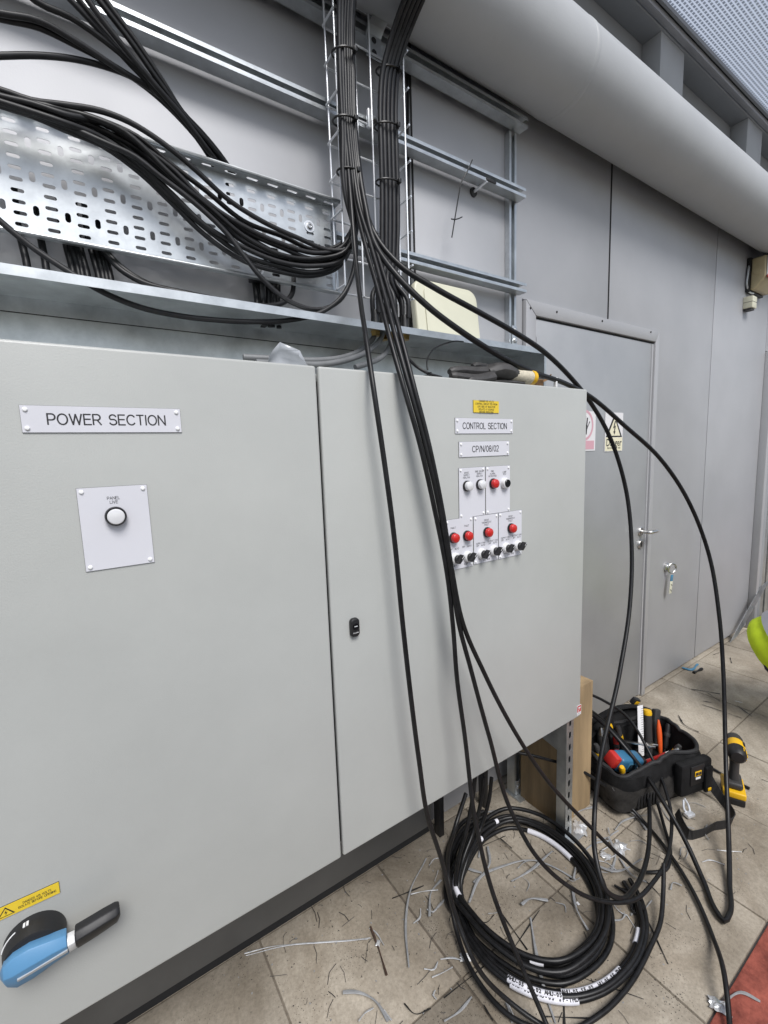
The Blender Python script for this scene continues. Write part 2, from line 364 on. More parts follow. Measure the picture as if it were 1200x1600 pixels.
def perf_material():
    m = bpy.data.materials.new('perforated_canopy'); m.use_nodes = True; nt = m.node_tree; L = nt.links.new
    nt.nodes.remove(nt.nodes['Principled BSDF']); out = nt.nodes['Material Output']
    g = nt.nodes.new('ShaderNodeNewGeometry'); mp = nt.nodes.new('ShaderNodeMapping'); mp.inputs['Scale'].default_value = (1, 1, 0)
    L(g.outputs['Position'], mp.inputs[0])
    br = nt.nodes.new('ShaderNodeTexBrick'); br.inputs['Scale'].default_value = 1; br.inputs['Brick Width'].default_value = .024; br.inputs['Row Height'].default_value = .017
    br.inputs['Mortar Size'].default_value = .0046; br.inputs['Mortar Smooth'].default_value = .5; br.offset = .5
    br.inputs['Color1'].default_value = (.15, .17, .205, 1); br.inputs['Color2'].default_value = (.18, .20, .235, 1); br.inputs['Mortar'].default_value = (.50, .545, .62, 1)
    L(mp.outputs[0], br.inputs['Vector'])
    t = nt.nodes.new('ShaderNodeBsdfTranslucent'); d = nt.nodes.new('ShaderNodeBsdfDiffuse'); mix = nt.nodes.new('ShaderNodeMixShader'); mix.inputs[0].default_value = .25
    L(br.outputs['Color'], t.inputs[0]); L(br.outputs['Color'], d.inputs[0]); L(t.outputs[0], mix.inputs[1]); L(d.outputs[0], mix.inputs[2]); L(mix.outputs[0], out.inputs[0])
    return m
M['perf'] = perf_material()

# ================================================================== SETTING
WY = 1.302            # face of the clad wall
CF = 0.90             # face of the cabinet doors
g = MB(); g.add([(-60, -60, -.012), (60, -60, -.012), (60, 60, -.012), (-60, 60, -.012)], [(0, 1, 2, 3)])
ground = g.build('ground', M['concrete']); tag(ground, kind='structure')
bed = MB().box(-2.0, 6.6, .39, 1.6, -.06, -.005).build('paving_bed', M['groundm'], ground)
sm = MB().box(-.2225, .2225, -.2225, .2225, -.04, 0).mesh('paving_slab', M['slab'], .004, 2)
sx = -1.03
while sx < 6.3:
    for j in range(2):
        o = link('paving_slab', sm, ground); o.location = (sx+.225+random.uniform(-.001, .001), .385+.225+.45*j, random.uniform(-.002, .0015))
        o.rotation_euler = (random.uniform(-.003, .003), random.uniform(-.003, .003), random.choice((0, 1, 2, 3))*math.pi/2+random.uniform(-.004, .004))
    sx += .45
# slab row against the wall
for k in range(16):
    o = link('paving_slab', sm, ground); o.location = (-1.03+.225+.45*k, 1.51, random.uniform(-.002, .001))
redo = MB().box(.9, 6.5, .0, .381, -.03, .002).build('path', M['rubberred'], None, .004); tag(redo, kind='structure')

# ---- clad wall
wall = thing('clad_wall', 'grey metal clad wall with tall panels behind the control cabinet', 'wall', (2, WY, 0))
MB().box(-3, 9, WY+.03, WY+.10, 0, 3.3).build('backing', M['dark'], wall)
def panel(x0, x1, z0, z1): return MB().box(x0, x1, WY, WY+.028, z0, z1).build('wall_panel', M['wall'], wall, .002, 2)
JX = [-2.6, -1.393, -.18, 1.033, 2.246, 3.459]
for a, b in zip(JX[:3], JX[1:4]): panel(a+.004, b-.004, .022, 3.3)
MB().prism([(1.037, .022), (1.600, .022), (1.600, 2.146), (2.241, 2.146), (2.241, 3.3), (1.037, 3.3)], WY, WY+.028).build('wall_panel', M['wall'], wall, .002, 2)
MB().prism([(2.250, 2.146), (2.745, 2.146), (2.745, .022), (3.4545, .022), (3.4545, 3.3), (2.250, 3.3)], WY, WY+.028).build('wall_panel', M['wall'], wall, .002, 2)
panel(3.4625, 4.405, .022, 3.3); panel(4.409, 5.60, 2.20, 3.3); panel(5.604, 7.2, .022, 3.3)
MB().box(-2.6, 1.030, WY-.022, WY-.0005, .03, .30).build('shade_strip', M['shadestrip'], wall, .002)  # darkened strip standing in for the shade under the cabinet
MB().box(-2.6, 1.030, WY-.018, WY-.0005, .001, .029).build('base_gap', M['dark'], wall)
MB().box(1.0300, 1.0362, WY-.001, WY+.02, .02, 3.0).build('joint_strip', M['dark'], wall)
MB().box(2.2418, 2.2492, WY-.002, WY+.02, 2.15, 3.0).build('joint_strip', M['dark'], wall)

ow = thing('light_blocking_wall', 'added grey clad wall behind the camera that blocks low sky light', 'wall', (2, -1.75, 0))  # unseen wall added to hold back low sky light, height chosen for that
for k in range(-3, 7): MB().box(-.18+1.213*k+.004, -.18+1.213*(k+1)-.004, -1.80, -1.75, .02, 1.35).build('wall_panel', M['wall'], ow, .0035)
MB().box(-4, 9, -1.84, -1.801, 0, 1.36).build('backing', M['dark'], ow)

# ---- plant room door
dr = thing('plant_door', 'grey metal door with lever handle beside the cabinet', 'door', (2.2, WY, 0))
fm = MB()
for pts in ([(1.606, .0), (1.672, .0), (1.672, 2.082), (1.606, 2.140)], [(1.606, 2.142), (1.673, 2.084), (2.700, 2.084), (2.740, 2.142)], [(2.701, .0), (2.740, .0), (2.740, 2.140), (2.701, 2.082)]):
    fm.prism(pts, WY-.016, WY+.03)
fm.build('frame', M['frame'], dr, .003)
for p in (at(824, 483, Y=WY), at(865, 489, Y=WY), at(936, 503, Y=WY), at(1012, 520, Y=WY)):
    MB().lathe([(.0, .003), (.004, .003), (.005, 0)], facing((p.x, WY-.016, p.z)), 8).build('screw', M['dark'], dr)
leaf = MB().box(1.682, 2.6935, WY-.006, WY+.026, .012, 2.074).build('leaf', M['door'], dr, .003)
MB().box(1.684, 1.6845, WY-.008, WY-.006, .02, 2.0).build('edge_line', M['frame'], dr)
MB().box(2.676, 2.6915, WY-.0085, WY-.0055, .012, 2.072).build('edge_trim', M['frame'], dr)
MB().box(1.6735, 2.6995, WY-.002, WY+.024, 2.0755, 2.0825).build('top_gap', M['dark'], dr)
h = MB(); hp = at(1001, 827, Y=WY); HX, HZ = 2.628, 1.030
h.lathe([(.026, 0), (.026, .006), (.023, .009), (0, .009)], facing((HX, WY-.006, HZ)), 24)
hr = h.build('handle_rose', M['steel'], dr)
MB().tube(spline([(HX, WY-.012, HZ), (HX, WY-.05, HZ), (HX+.008, WY-.062, HZ), (HX+.02, WY-.064, HZ), (HX+.070, WY-.064, HZ)], .004), .0098, 14).build('lever', M['steel'], hr)
ke = MB().lathe([(.026, 0), (.026, .007), (.023, .010), (0, .010)], facing((HX, WY-.006, HZ-.075)), 24).build('escutcheon', M['steel'], dr)
MB().box(HX-.004, HX+.004, WY-.0185, WY-.0155, HZ-.088, HZ-.062).build('keyhole', M['dark'], ke)

# signs on the door
s1 = at(946.5, 644, Y=WY-.01); s2 = at(972.3, 704.5, Y=WY-.01)
sg = thing('danger_sign', 'cream electrical danger sign with black triangle on the grey door', 'sign', (s1.x, WY-.01, s2.z))
sw, sh = s2.x-s1.x, s1.z-s2.z; cx = (s1.x+s2.x)/2
MB().box(s1.x, s2.x, WY-.009, WY-.0065, s2.z, s1.z).build('board', M['signwhite'], sg)
MB().box(s1.x+.003, s2.x-.003, WY-.0100, WY-.0091, s2.z+.003, s2.z+sh*.36).build('lower_band', M['signcream'], sg)
tz0, tz1 = s2.z+sh*.37, s1.z-sh*.04; tw = sw*.46
MB().prism([(cx-tw, tz0), (cx+tw, tz0), (cx, tz1)], WY-.0100, WY-.0091).build('triangle', M['ink'], sg)
MB().prism([(cx-tw*.74, tz0+sh*.035), (cx+tw*.74, tz0+sh*.035), (cx, tz1-sh*.10)], WY-.0108, WY-.0101).build('triangle_field', M['signcream'], sg)
zc = tz0+sh*.24; u = sh*.01
MB().prism([(cx+1*u, zc+17*u), (cx-7*u, zc-2*u), (cx+0*u, zc+1*u), (cx-2*u, zc-10*u), (cx-6*u, zc-9*u), (cx+0*u, zc-18*u), (cx+5*u, zc-8*u), (cx+1.5*u, zc-9*u), (cx+6*u, zc+6*u), (cx-1*u, zc+3*u), (cx+6*u, zc+17*u)], WY-.0116, WY-.0109).build('lightning_bolt', M['ink'], sg)
text('Danger', (cx, WY-.0102, s2.z+sh*.22), .052, M['ink'], sg, .95, bold=.0006)
text('Electric shock risk', (cx, WY-.0102, s2.z+sh*.09), .017, M['ink'], sg, 1.0)
q2 = at(930, 704, Y=WY-.01); q1 = at(931, 643, Y=WY-.01)
x1 = q2.x; x0 = x1-.19; z0 = q2.z; z1 = q1.z
ps = thing('no_entry_sign', 'faded white and pink hand prohibition sign half hidden by the cabinet', 'sign', (x0, WY-.01, z0))
MB().box(x0, x1, WY-.009, WY-.0065, z0, z1).build('board', M['signwhite'], ps)
MB().box(x0+.012, x1-.012, WY-.0100, WY-.0091, z0+.008, z0+.05).build('lower_band', M['pink'], ps)
cxx, czz = (x0+x1)/2, z0+.125
rg = MB(); n = 36
for k in range(n):
    a, b = 2*math.pi*k/n, 2*math.pi*(k+1)/n
    rg.add([(cxx+r*math.cos(t), WY-.0095, czz+r*math.sin(t)) for r, t in ((.062, a), (.075, a), (.075, b), (.062, b))], [(0, 1, 2, 3)])
rg.build('ring', M['pink'], ps)
hd = MB(); hd.prism([(cxx-.018, czz-.045), (cxx+.018, czz-.045), (cxx+.024, czz), (cxx-.022, czz)], WY-.0102, WY-.0092)
for i, (dx, L, tl) in enumerate(((-.019, .038, -.12), (-.007, .046, -.02), (.005, .044, .06), (.017, .036, .16))):
    hd.prism([(cxx+dx-.0045, czz-.002), (cxx+dx+.0045, czz-.002), (cxx+dx+.004+tl*L, czz+L), (cxx+dx-.004+tl*L, czz+L)], WY-.0102, WY-.0092)
hd.prism([(cxx+.022, czz-.02), (cxx+.026, czz-.006), (cxx+.046, czz+.016), (cxx+.040, czz+.019)], WY-.0102, WY-.0092)
hd.build('hand_symbol', M['ink'], ps)

# ring pull with key tag on the panel right of the door
rp = at(1040, 886, Y=WY); kr = thing('ring_handle', 'chrome ring pull on the wall panel right of the door', 'handle', (rp.x, WY, rp.z))
MB().lathe([(.026, 0), (.026, .012), (.016, .02), (.010, .022), (0, .022)], facing((rp.x, WY, rp.z)), 20).build('rose', M['steel'], kr)
ring = [Vector((rp.x+.014+.029*math.cos(a), WY-.030-.010*math.cos(a), rp.z-.004+.029*math.sin(a))) for a in [2*math.pi*k/28 for k in range(28)]]
MB().tube(ring, .0052, 8, True).build('ring', M['steel'], kr)
kt = thing('key_tag', 'blue and cream paper key tag hanging from the chrome ring', 'tag', (rp.x+.02, WY-.03, rp.z-.14))
Mt = Matrix.Translation((rp.x+.012, WY-.034, rp.z-.045)) @ Matrix.Rotation(.12, 4, 'Y')
MB().box(-.014, .014, -.002, .002, -.040, .0, Mt).build('blue_end', M['bluebit'], kt, .001)
MB().box(-.016, .016, -.0015, .0015, -.118, -.040, Mt).build('paper_tag', M['cream'], kt, .001)
MB().tube([Mt @ Vector((-.006, -.003, -.06)), Mt @ Vector((.008, -.003, -.066))], .0016, 6).build('handwriting', M['ink'], kt)
MB().tube([Mt @ Vector((-.006, -.003, -.092)), Mt @ Vector((.008, -.003, -.104))], .0016, 6).build('handwriting', M['ink'], kt)

# ---- far doorway at the end of the wall
fd = thing('far_door', 'galvanised louvre door in a grey frame at the far wall end', 'door', (5, WY, 0))
b = MB(); b.box(4.409, 4.466, WY-.05, WY+.05, 0, 2.19); b.build('frame_post', M['frame'], fd, .004)
MB().box(4.466, 4.482, WY-.02, WY+.05, 0, 2.13).build('shadow_gap', M['dark'], fd)
MB().box(4.482, 4.54, WY-.045, WY+.05, 0, 2.13).build('frame_post', M['beam'], fd, .004)
MB().box(4.466, 5.60, WY-.05, WY+.05, 2.13, 2.19).build('frame_head', M['frame'], fd, .004)
for i, xx in enumerate((4.56, 4.70, 4.86, 5.02, 5.18, 5.34)):
    MB().prism([(xx, 0.03), (xx+.10, .03), (xx+.10, 2.11), (xx, 2.11)], WY-.03, WY+.04).build('galvanised_post', M['galvd'], fd, .006)
MB().box(4.54, 5.6, WY+.04, WY+.07, 0, 2.13).build('leaf', M['beam'], fd)
MB().box(4.54, 5.6, WY-.035, WY-.02, 1.83, 1.88).build('cross_rail', M['beam'], fd, .003)

# leaning steel plate and black crate near it
pl = thing('steel_plate', 'thin galvanised plate leaning against the far door frame', 'plate', (4.35, 1.2, 0))
a0 = at(1141, 1004, Z=.003); p0 = Vector((a0.x, a0.y, .003)); p1 = Vector((4.47, WY-.055, .34)); wv = Vector((.17, -.02, .05))
nrm = (p1-p0).cross(wv).normalized()*.004
MB().add([p0, p0+wv*.6, p1+wv, p1, p0+nrm, p0+wv*.6+nrm, p1+wv+nrm, p1+nrm], [(0, 1, 2, 3), (4, 7, 6, 5), (0, 4, 5, 1), (1, 5, 6, 2), (2, 6, 7, 3), (3, 7, 4, 0)]).build('sheet', M['galvd'], pl)
tr = thing('black_tray', 'black plastic tray on the floor under the leaning steel plate', 'tray', (4.5, 1.1, 0))
Mt = Matrix.Translation((4.52, 1.06, 0)) @ Matrix.Rotation(-.15, 4, 'Z')
b = MB(); b.box(-.22, .22, -.13, .13, .0, .012, Mt)
for (x0, x1, y0, y1) in ((-.22, -.205, -.13, .13), (.205, .22, -.13, .13), (-.205, .205, -.13, -.115), (-.205, .205, .115, .13)): b.box(x0, x1, y0, y1, .012, .07, Mt)
b.build('shell', M['black'], tr, .003); MB().tube(spline([Mt @ Vector(p) for p in ((-.21, -.05, .06), (-.12, -.02, .15), (0, 0, .17), (.12, .02, .14))], .02), .012, 8).build('handle', M['black'], tr)

# ---- big painted pipe along the wall, beam above, canopy
PZ, PY, PR = 2.914, 1.150, .148
pp = thing('overhead_pipe', 'large grey painted pipe running along the top of the wall', 'pipe', (2, PY, PZ-PR))
MX = Matrix.Translation((-3, PY, PZ)) @ Matrix.Rotation(R(90), 4, 'Y')
MB().lathe([(PR, 0), (PR, 12)], MX, 72).build('pipe_shell', M['pipe'], pp)
for xx in (1.62, 6.9):
    MB().lathe([(PR, 0), (PR+.0014, .002), (PR+.0014, .022), (PR, .024)], Matrix.Translation((xx, PY, PZ)) @ Matrix.Rotation(R(90), 4, 'Y'), 72).build('weld_seam', M['pipe'], pp)
bmz0, bmz1 = 3.355, 3.598
bmn = thing('steel_beam', 'grey stiffened steel beam above the overhead pipe', 'beam', (2, WY, bmz0))
MB().box(-3, 9, WY+.09, WY+.105, 3.3, bmz1).build('web', M['beam'], bmn)
MB().box(-3, 9, WY-.01, WY+.09, 3.335, bmz0+.012).build('bottom_flange', M['beam'], bmn, .003)
MB().box(-3, 9, WY-.012, WY+.09, bmz1-.004, bmz1+.014).build('top_flange', M['beam'], bmn, .003)
c1 = at(1030, 95, Y=WY); c2 = at(1066, 120, Y=WY); c3 = at(1165, 225, Y=WY); c4 = at(1187, 240, Y=WY)
pitch = c3.x-c1.x; wd = c2.x-c1.x
for k in range(-3, 5):
    xx = c1.x+pitch*k
    MB().box(xx, xx+wd, WY-.006, WY+.089, bmz0+.0125, bmz1-.0045).build('stiffener', M['pipe'], bmn, .002)
    MB().box(xx-.03, xx-.0005, WY+.02, WY+.088, bmz0+.0125, bmz0+.03).build('weld_plate', M['beam'], bmn)
cn = thing('canopy', 'pale perforated canopy sheet along the edge above the beam', 'canopy', (2, .9, 3.63))
MB().box(-3, 9, WY-.045, WY-.016, 3.600, 3.628).build('edge_trim', M['frame'], cn, .002)
MB().box(-3, 9, WY-.052, WY-.016, 3.629, 3.640).build('edge_seal', M['dark'], cn)
MB().box(-3, 9, WY-.066, WY-.053, 3.622, 3.642).build('edge_angle', M['beam'], cn)
MB().add([(-3, .70, 3.668), (9, .70, 3.668), (9, WY-.05, 3.645), (-3, WY-.05, 3.645)], [(0, 1, 2, 3)]).build('perforated_sheet', M['perf'], cn)
MB().box(-3, 9, .69, .70, 3.64, 3.70).build('front_rib', M['galv'], cn)

# bulkhead sounder and small box on the wall
BX0, BX1 = 3.95, 4.20
bk = thing('wall_sounder', 'beige wedge shaped sounder box with red trim high on the wall', 'sounder', (4.0, WY, 2.4))
b0 = at(1168, 447, X=BX0); b1 = at(1198, 433, X=BX0)
zt, zb = 2.760, 2.556
prof = [(WY-.025, zt), (1.198, zt), (1.194, zt-.14), (1.25, zb), (WY-.025, zb)]
vs = [(BX0, y, z) for y, z in prof]+[(BX1, y, z) for y, z in prof]; n = 5
MB().add(vs, [tuple(range(n)), tuple(range(2*n-1, n-1, -1))]+[(i, i+n, (i+1) % n+n, (i+1) % n) for i in range(n)]).build('housing', M['beige'], bk, .008, 3)
MB().box(BX0-.01, BX1+.01, WY-.024, WY, zb-.01, zt+.01).build('back_plate', M['black'], bk, .004)
MB().box(BX0+.006, BX1-.006, 1.187, 1.1935, zt-.132, zt-.004).build('front_label', M['signwhite'], bk, .002)
MB().box(BX0, BX1, 1.183, 1.1868, zt-.145, zt-.128).build('red_trim', M['toolred'], bk, .002)
MB().lathe([(.022, 0), (.020, .003), (0, .004)], Matrix.Translation((BX0, 1.245, zt-.09)) @ Matrix.Rotation(R(-90), 4, 'Y'), 20).build('side_boss', M['beige'], bk)
MB().tube(spline([(BX0+.01, WY-.012, zt), (BX0-.02, WY-.014, zt-.10), (BX0-.016, WY-.012, zb+.03), (BX0+.02, WY-.02, zb-.012), (BX0+.05, WY-.03, zb-.016)], .01), .006, 8).build('conduit', M['galv'], bk)
p0 = at(1159.5, 464, Y=WY); p1 = at(1168, 486, Y=WY)
sb = thing('contact_box', 'small cream contact box on the wall under the sounder', 'box', (p0.x, WY, p1.z))
MB().box(p0.x+.02, p0.x+.10, WY-.055, WY, p1.z, p0.z).build('housing', M['cream2'], sb, .004)
MB().box(p0.x+.019, p0.x+.1008, WY-.0558, WY-.003, (p0.z+p1.z)/2-.001, (p0.z+p1.z)/2+.001).build('lid_line', M['dark'], sb)
MB().box(p0.x+.03, p0.x+.09, WY-.045, WY-.004, p1.z-.012, p1.z-.0005).build('terminal_cover', M['grip'], sb)

# ================================================================== CONTROL CABINET
CX0, CXM, CX1 = -.565, .4405, 1.441
CZ0, CZ1 = .534, 1.7135
cab = thing('control_cabinet', 'light grey double door electrical control cabinet with labels and buttons', 'cabinet', (.5, 1.05, CZ0))
MB().box(CX0+.012, CX1-.012, CF+.024, 1.20, CZ0+.012, CZ1-.012).build('body', M['cab'], cab, .006)
MB().box(CX0+.03, CX1-.03, CF+.016, CF+.023, CZ0+.03, CZ1-.03).build('gasket', M['dark'], cab)
ld = MB().box(CX0, CXM-.0028, CF, CF+.0155, CZ0, CZ1).build('power_door', M['cab'], cab, .0055, 4); ld['label'] = 'left door with power section label'
rd = MB().box(CXM+.0028, CX1, CF, CF+.0155, CZ0, CZ1).build('control_door', M['cab'], cab, .0055, 4); rd['label'] = 'right door with control section buttons'

rivm = MB().lathe([(.0034, 0), (.0036, .0012), (.0024, .0026), (0, .003)], None, 10).mesh('rivet', M['rivet'])
def nameplate(tl, br, name='nameplate', rivets=True, m='plate', ins=.0065, label=None):
    a, b = at(*tl, Y=CF-.002), at(*br, Y=CF-.002)
    o = MB().box(a.x, b.x, CF-.0022, CF-.0002, b.z, a.z).build(name, M[m], cab)
    if label: o['label'] = label
    MB().box(a.x-.0004, b.x+.0004, CF-.0012, CF-.00015, b.z-.0004, a.z+.0004).build('dark_core', M['ink'], o)
    if rivets:
        for x in (a.x+ins, b.x-ins):
            for z in (a.z-ins, b.z+ins):
                r = link('rivet', rivm, o); r.location = (x, CF-.0022, z); r.rotation_euler = (R(90), 0, 0)
    return o, a, b
TY = CF-.0024
o, a, b = nameplate((29.5, 632.8), (284, 675.3), label='white plate reading POWER SECTION')
strokes('POWER SECTION', ((a.x+b.x)/2+.0035, TY, (a.z+b.z)/2), .0165, M['ink'], o, .98)
o, a, b = nameplate((118.8, 763.5), (241.3, 878), label='white plate with panel live lamp')
PL = o; bc = at(180.5, 806, Y=CF); tcx = at(177.5, 781, Y=CF)
strokes('PANEL\nLIVE', (tcx.x, TY, tcx.z), .0048, M['ink'], o)
o, a, b = nameplate((711.2, 652.8), (801.2, 677), ins=.007, label='white plate reading CONTROL SECTION')
strokes('CONTROL SECTION', ((a.x+b.x)/2, TY, (a.z+b.z)/2), .0160, M['ink'], o, .90)
o, a, b = nameplate((717.2, 690.3), (795.4, 711), ins=.007, label='white plate reading CP/N/08/02')
strokes('CP/N/08/02', ((a.x+b.x)/2+.002, TY, (a.z+b.z)/2), .0160, M['ink'], o, .95)
o, a, b = nameplate((739.7, 625.2), (779.4, 645.5), name='warning_label', rivets=False, m='yellow', label='yellow danger label above control section plate')
strokes('DANGER 415 VOLTS\nCONTROL CIRCUIT FED FROM\nLIVE SIDE OF ISOLATOR\nISOLATE AT SOURCE\nBEFORE SERVICING', ((a.x+b.x)/2, TY, (a.z+b.z)/2), .0046, M['ink'], o, 1.0, wgt=.15, lead=1.62)
o, a, b = nameplate((-8, 1437), (91, 1376), name='warning_label', rivets=False, m='yellow', label='yellow danger strip above the isolator handle')
a = at(2, 1412, Y=CF); b2 = at(90, 1397, Y=CF)
bpy.data.objects.remove(o.children[0]); bpy.data.objects.remove(o)
ya, yb = at(91.5, 1377, Y=CF), at(91.5, 1394.5, Y=CF); x1 = ya.x; x0 = x1-.128; z1, z0 = ya.z, yb.z
o = MB().box(x0, x1, CF-.0022, CF-.0002, z0, z1).build('warning_label', M['yellow'], cab); o['label'] = 'yellow danger strip above the isolator handle'
MB().box(x0-.0004, x1+.0004, CF-.0012, CF-.00015, z0-.0004, z1+.0004).build('dark_core', M['ink'], o)
hh = z1-z0; tri = [(x0+.004+.026, z0+hh*.14), (x0+.026+.026+.004, z0+hh*.14), (x0+.030+.013, z0+hh*.9)]
tri = [(at(-4, 1434, Y=CF).x, z0+hh*.14), (at(24, 1423, Y=CF).x, z0+hh*.14)]; tri.append(((tri[0][0]+tri[1][0])/2, z0+hh*.92))
MB().prism(tri, CF-.0026, CF-.0023).build('triangle', M['ink'], o)
c = Vector(((tri[0][0]+tri[1][0])/2, 0, z0+hh*.40)); k = .76
MB().prism([(c.x+(x-c.x)*k, c.z+(z-c.z)*k) for x, z in tri], CF-.0029, CF-.0027).build('triangle_field', M['yellow'], o)
u = hh*.012
MB().prism([(c.x+4*u, c.z+24*u), (c.x-8*u, c.z+2*u), (c.x, c.z+4*u), (c.x-3*u, c.z-14*u), (c.x+9*u, c.z+8*u), (c.x+1*u, c.z+6*u)], CF-.0032, CF-.0030).build('lightning_bolt', M['ink'], o)
strokes('DANGER 415 VOLTS\nISOLATE BEFORE OPENING', ((tri[1][0]+x1)/2, TY, (z0+z1)/2), .0038, M['ink'], o, .80)

def lamp(p, parent, capm, bezm='blackgloss', s=1.0, proud=.016):
    Mt = facing((p.x, CF-.0022, p.z)) @ Matrix.Scale(s, 4)
    o = MB().lathe([(.0150, 0), (.0150, .004), (.0142, .006), (.0125, .006), (0, .006)], Mt, 28).build('lamp', M[bezm], parent)
    MB().lathe([(.0128, .006), (.0128, proud-.003), (.0120, proud-.001), (.0105, proud), (0, proud+.0006)], Mt, 28).build('cap', M[capm], o)
    return o
# panel live: dark ring round a white cap
o = MB().lathe([(.0165, 0), (.0165, .010), (.0150, .012), (.0138, .012), (0, .010)], facing((bc.x, CF-.0022, bc.z)), 32).build('lamp', M['blackgloss'], PL)
MB().lathe([(.0132, .010), (.0132, .0145), (.012, .0160), (.006, .017), (0, .0172)], facing((bc.x, CF-.0022, bc.z)), 32).build('cap', M['lens'], o)

P1, a1, b1 = nameplate((716.8, 731.7), (757.9, 804.2), 'indicator_plate')
P2, a2, b2 = nameplate((759, 729.3), (796.6, 798.4), 'indicator_plate')
P3, a3, b3 = nameplate((695.6, 813.3), (739, 883.6), 'indicator_plate')
P4, a4, b4 = nameplate((740.1, 807.5), (778.2, 873.5), 'indicator_plate')
P5, a5, b5 = nameplate((779.2, 801.7), (814.8, 865.5), 'indicator_plate')
def pt(x, y): return at(x, y, Y=CF)
def small(t, x, y, par, s=.0064): strokes(t, (pt(x, y).x, TY, pt(x, y).z), s*.72, M['ink'], par)
lamp(pt(728.3, 759.3), P1, 'lens'); lamp(pt(748.6, 757), P1, 'lens')
small('24VDC\nSUPPLY\nHEALTHY', 728, 742.5, P1); small('BMS 24VAC\nSUPPLY\nHEALTHY', 748.3, 740, P1)
lamp(pt(769, 755.5), P2, 'red'); small('FIRE\nALARM\nACTIVATED', 768.6, 740, P2); small('LAMP\nTEST', 787.3, 739, P2)
pb = pt(786.6, 754.8)
o = MB().lathe([(.0155, 0), (.0155, .010), (.0140, .013), (.0118, .013), (0, .0125)], facing((pb.x, CF-.0022, pb.z)), 28).build('push_button', M['white'], P2)
MB().lathe([(.0112, .0125), (.0112, .0155), (.0100, .0165), (0, .0165)], facing((pb.x, CF-.0022, pb.z)), 28).build('cap', M['blackgloss'], o)
lamp(pt(707, 840), P3, 'red'); lamp(pt(728.3, 836.8), P3, 'red'); lamp(pt(759.6, 831.3), P4, 'red'); lamp(pt(797, 825), P5, 'red')
small('FAULT', 707.2, 824.8, P3); small('FAULT', 728.2, 821.2, P3); small('FROST\nTHERMOSTAT\nFAULT', 759.3, 816, P4); small('FROST\nTHERMOSTAT\nFAULT', 796.8, 810, P5)
for x, y, par in ((709.0, 858, P3), (728.5, 853.5, P3)): small('OFF   AUTO', x, y, par)
small('SUPPLY FAN\nOFF   AUTO', 750.2, 850.3, P4); small('EXTRACT FAN\nOFF   AUTO', 769, 846.3, P4); small('SUPPLY FAN\nOFF   AUTO', 788.6, 841.5, P5); small('EXTRACT FAN\nOFF   AUTO', 806.5, 837.5, P5)
small('PUMP 1', 708.5, 884.5, P3); small('PUMP 2', 728.5, 880.5, P3); small('AHU N/05', 759.5, 873.8, P4); small('AHU N/06', 797, 865, P5)
def selector(p, parent):
    Mt = facing((p.x, CF-.0022, p.z))
    o = MB().lathe([(.0155, 0), (.0155, .007), (.0138, .010), (0, .010)], Mt, 28).build('selector_switch', M['white'], parent)
    Mk = Mt @ Matrix.Rotation(R(-42), 4, 'Z')
    k = MB().lathe([(.0112, .010), (.0112, .015), (.0095, .017), (0, .017)], Mk, 24)
    # local XY plane is the face: handle bar along local Y
    vs = [(-.0052, -.011, .015), (.0052, -.011, .015), (.0058, .013, .015), (0, .0165, .015), (-.0058, .013, .015)]
    top = [(-.0038, -.0105, .027), (.0038, -.0105, .027), (.0045, .012, .027), (0, .015, .027), (-.0045, .012, .027)]
    n = 5; k.add([Mk @ Vector(q) for q in vs+top], [tuple(range(n)), tuple(range(2*n-1, n-1, -1))]+[(i, i+n, (i+1) % n+n, (i+1) % n) for i in range(n)])
    k.build('knob', M['black'], o)
    MB().add([Mk @ Vector(q) for q in ((-.0009, .004, .0273), (.0009, .004, .0273), (.0009, .0145, .0273), (-.0009, .0145, .0273), (-.0009, .0152, .0265), (.0009, .0152, .0265), (.0009, .0163, .017), (-.0009, .0163, .017))], [(0, 1, 2, 3), (4, 5, 6, 7), (3, 2, 5, 4)]).build('pointer', M['white'], o)
for x, y, par in ((709.8, 872.5, P3), (729.5, 869.3, P3), (751, 864.9, P4), (770, 860, P4), (789.3, 855.8, P5), (807.3, 852.2, P5)): selector(pt(x, y), par)

# door lock
lp = pt(552.2, 979); 
def rrect(w, h, r, n=6):
    out = []
    for cx, cz, a0 in ((w-r, h-r, 0), (-w+r, h-r, 90), (-w+r, -h+r, 180), (w-r, -h+r, 270)):
        for k in range(n+1):
            t = R(a0+90*k/n); out.append((cx+r*math.cos(t), cz+r*math.sin(t)))
    return out
o = MB().prism([(lp.x+x, lp.z+z) for x, z in rrect(.0118, .0225, .009)], CF-.011, CF+.001).build('door_lock', M['black'], cab, .003, 3); o['label'] = 'black oval lock on the right door'
MB().lathe([(.0078, 0), (.0078, .002), (.0055, .002), (.0050, .0005), (0, .0005)], facing((lp.x, CF-.0111, lp.z+.004)), 20).build('lock_barrel', M['blackgloss'], o)
MB().tube([(lp.x-.004, CF-.0128, lp.z+.004), (lp.x+.004, CF-.0128, lp.z+.004)], .0012, 6).build('key_slot', M['greyinlay'], o)
text('Schneider', (lp.x, CF-.0115, lp.z-.012), .0038, M['rivet'], o)
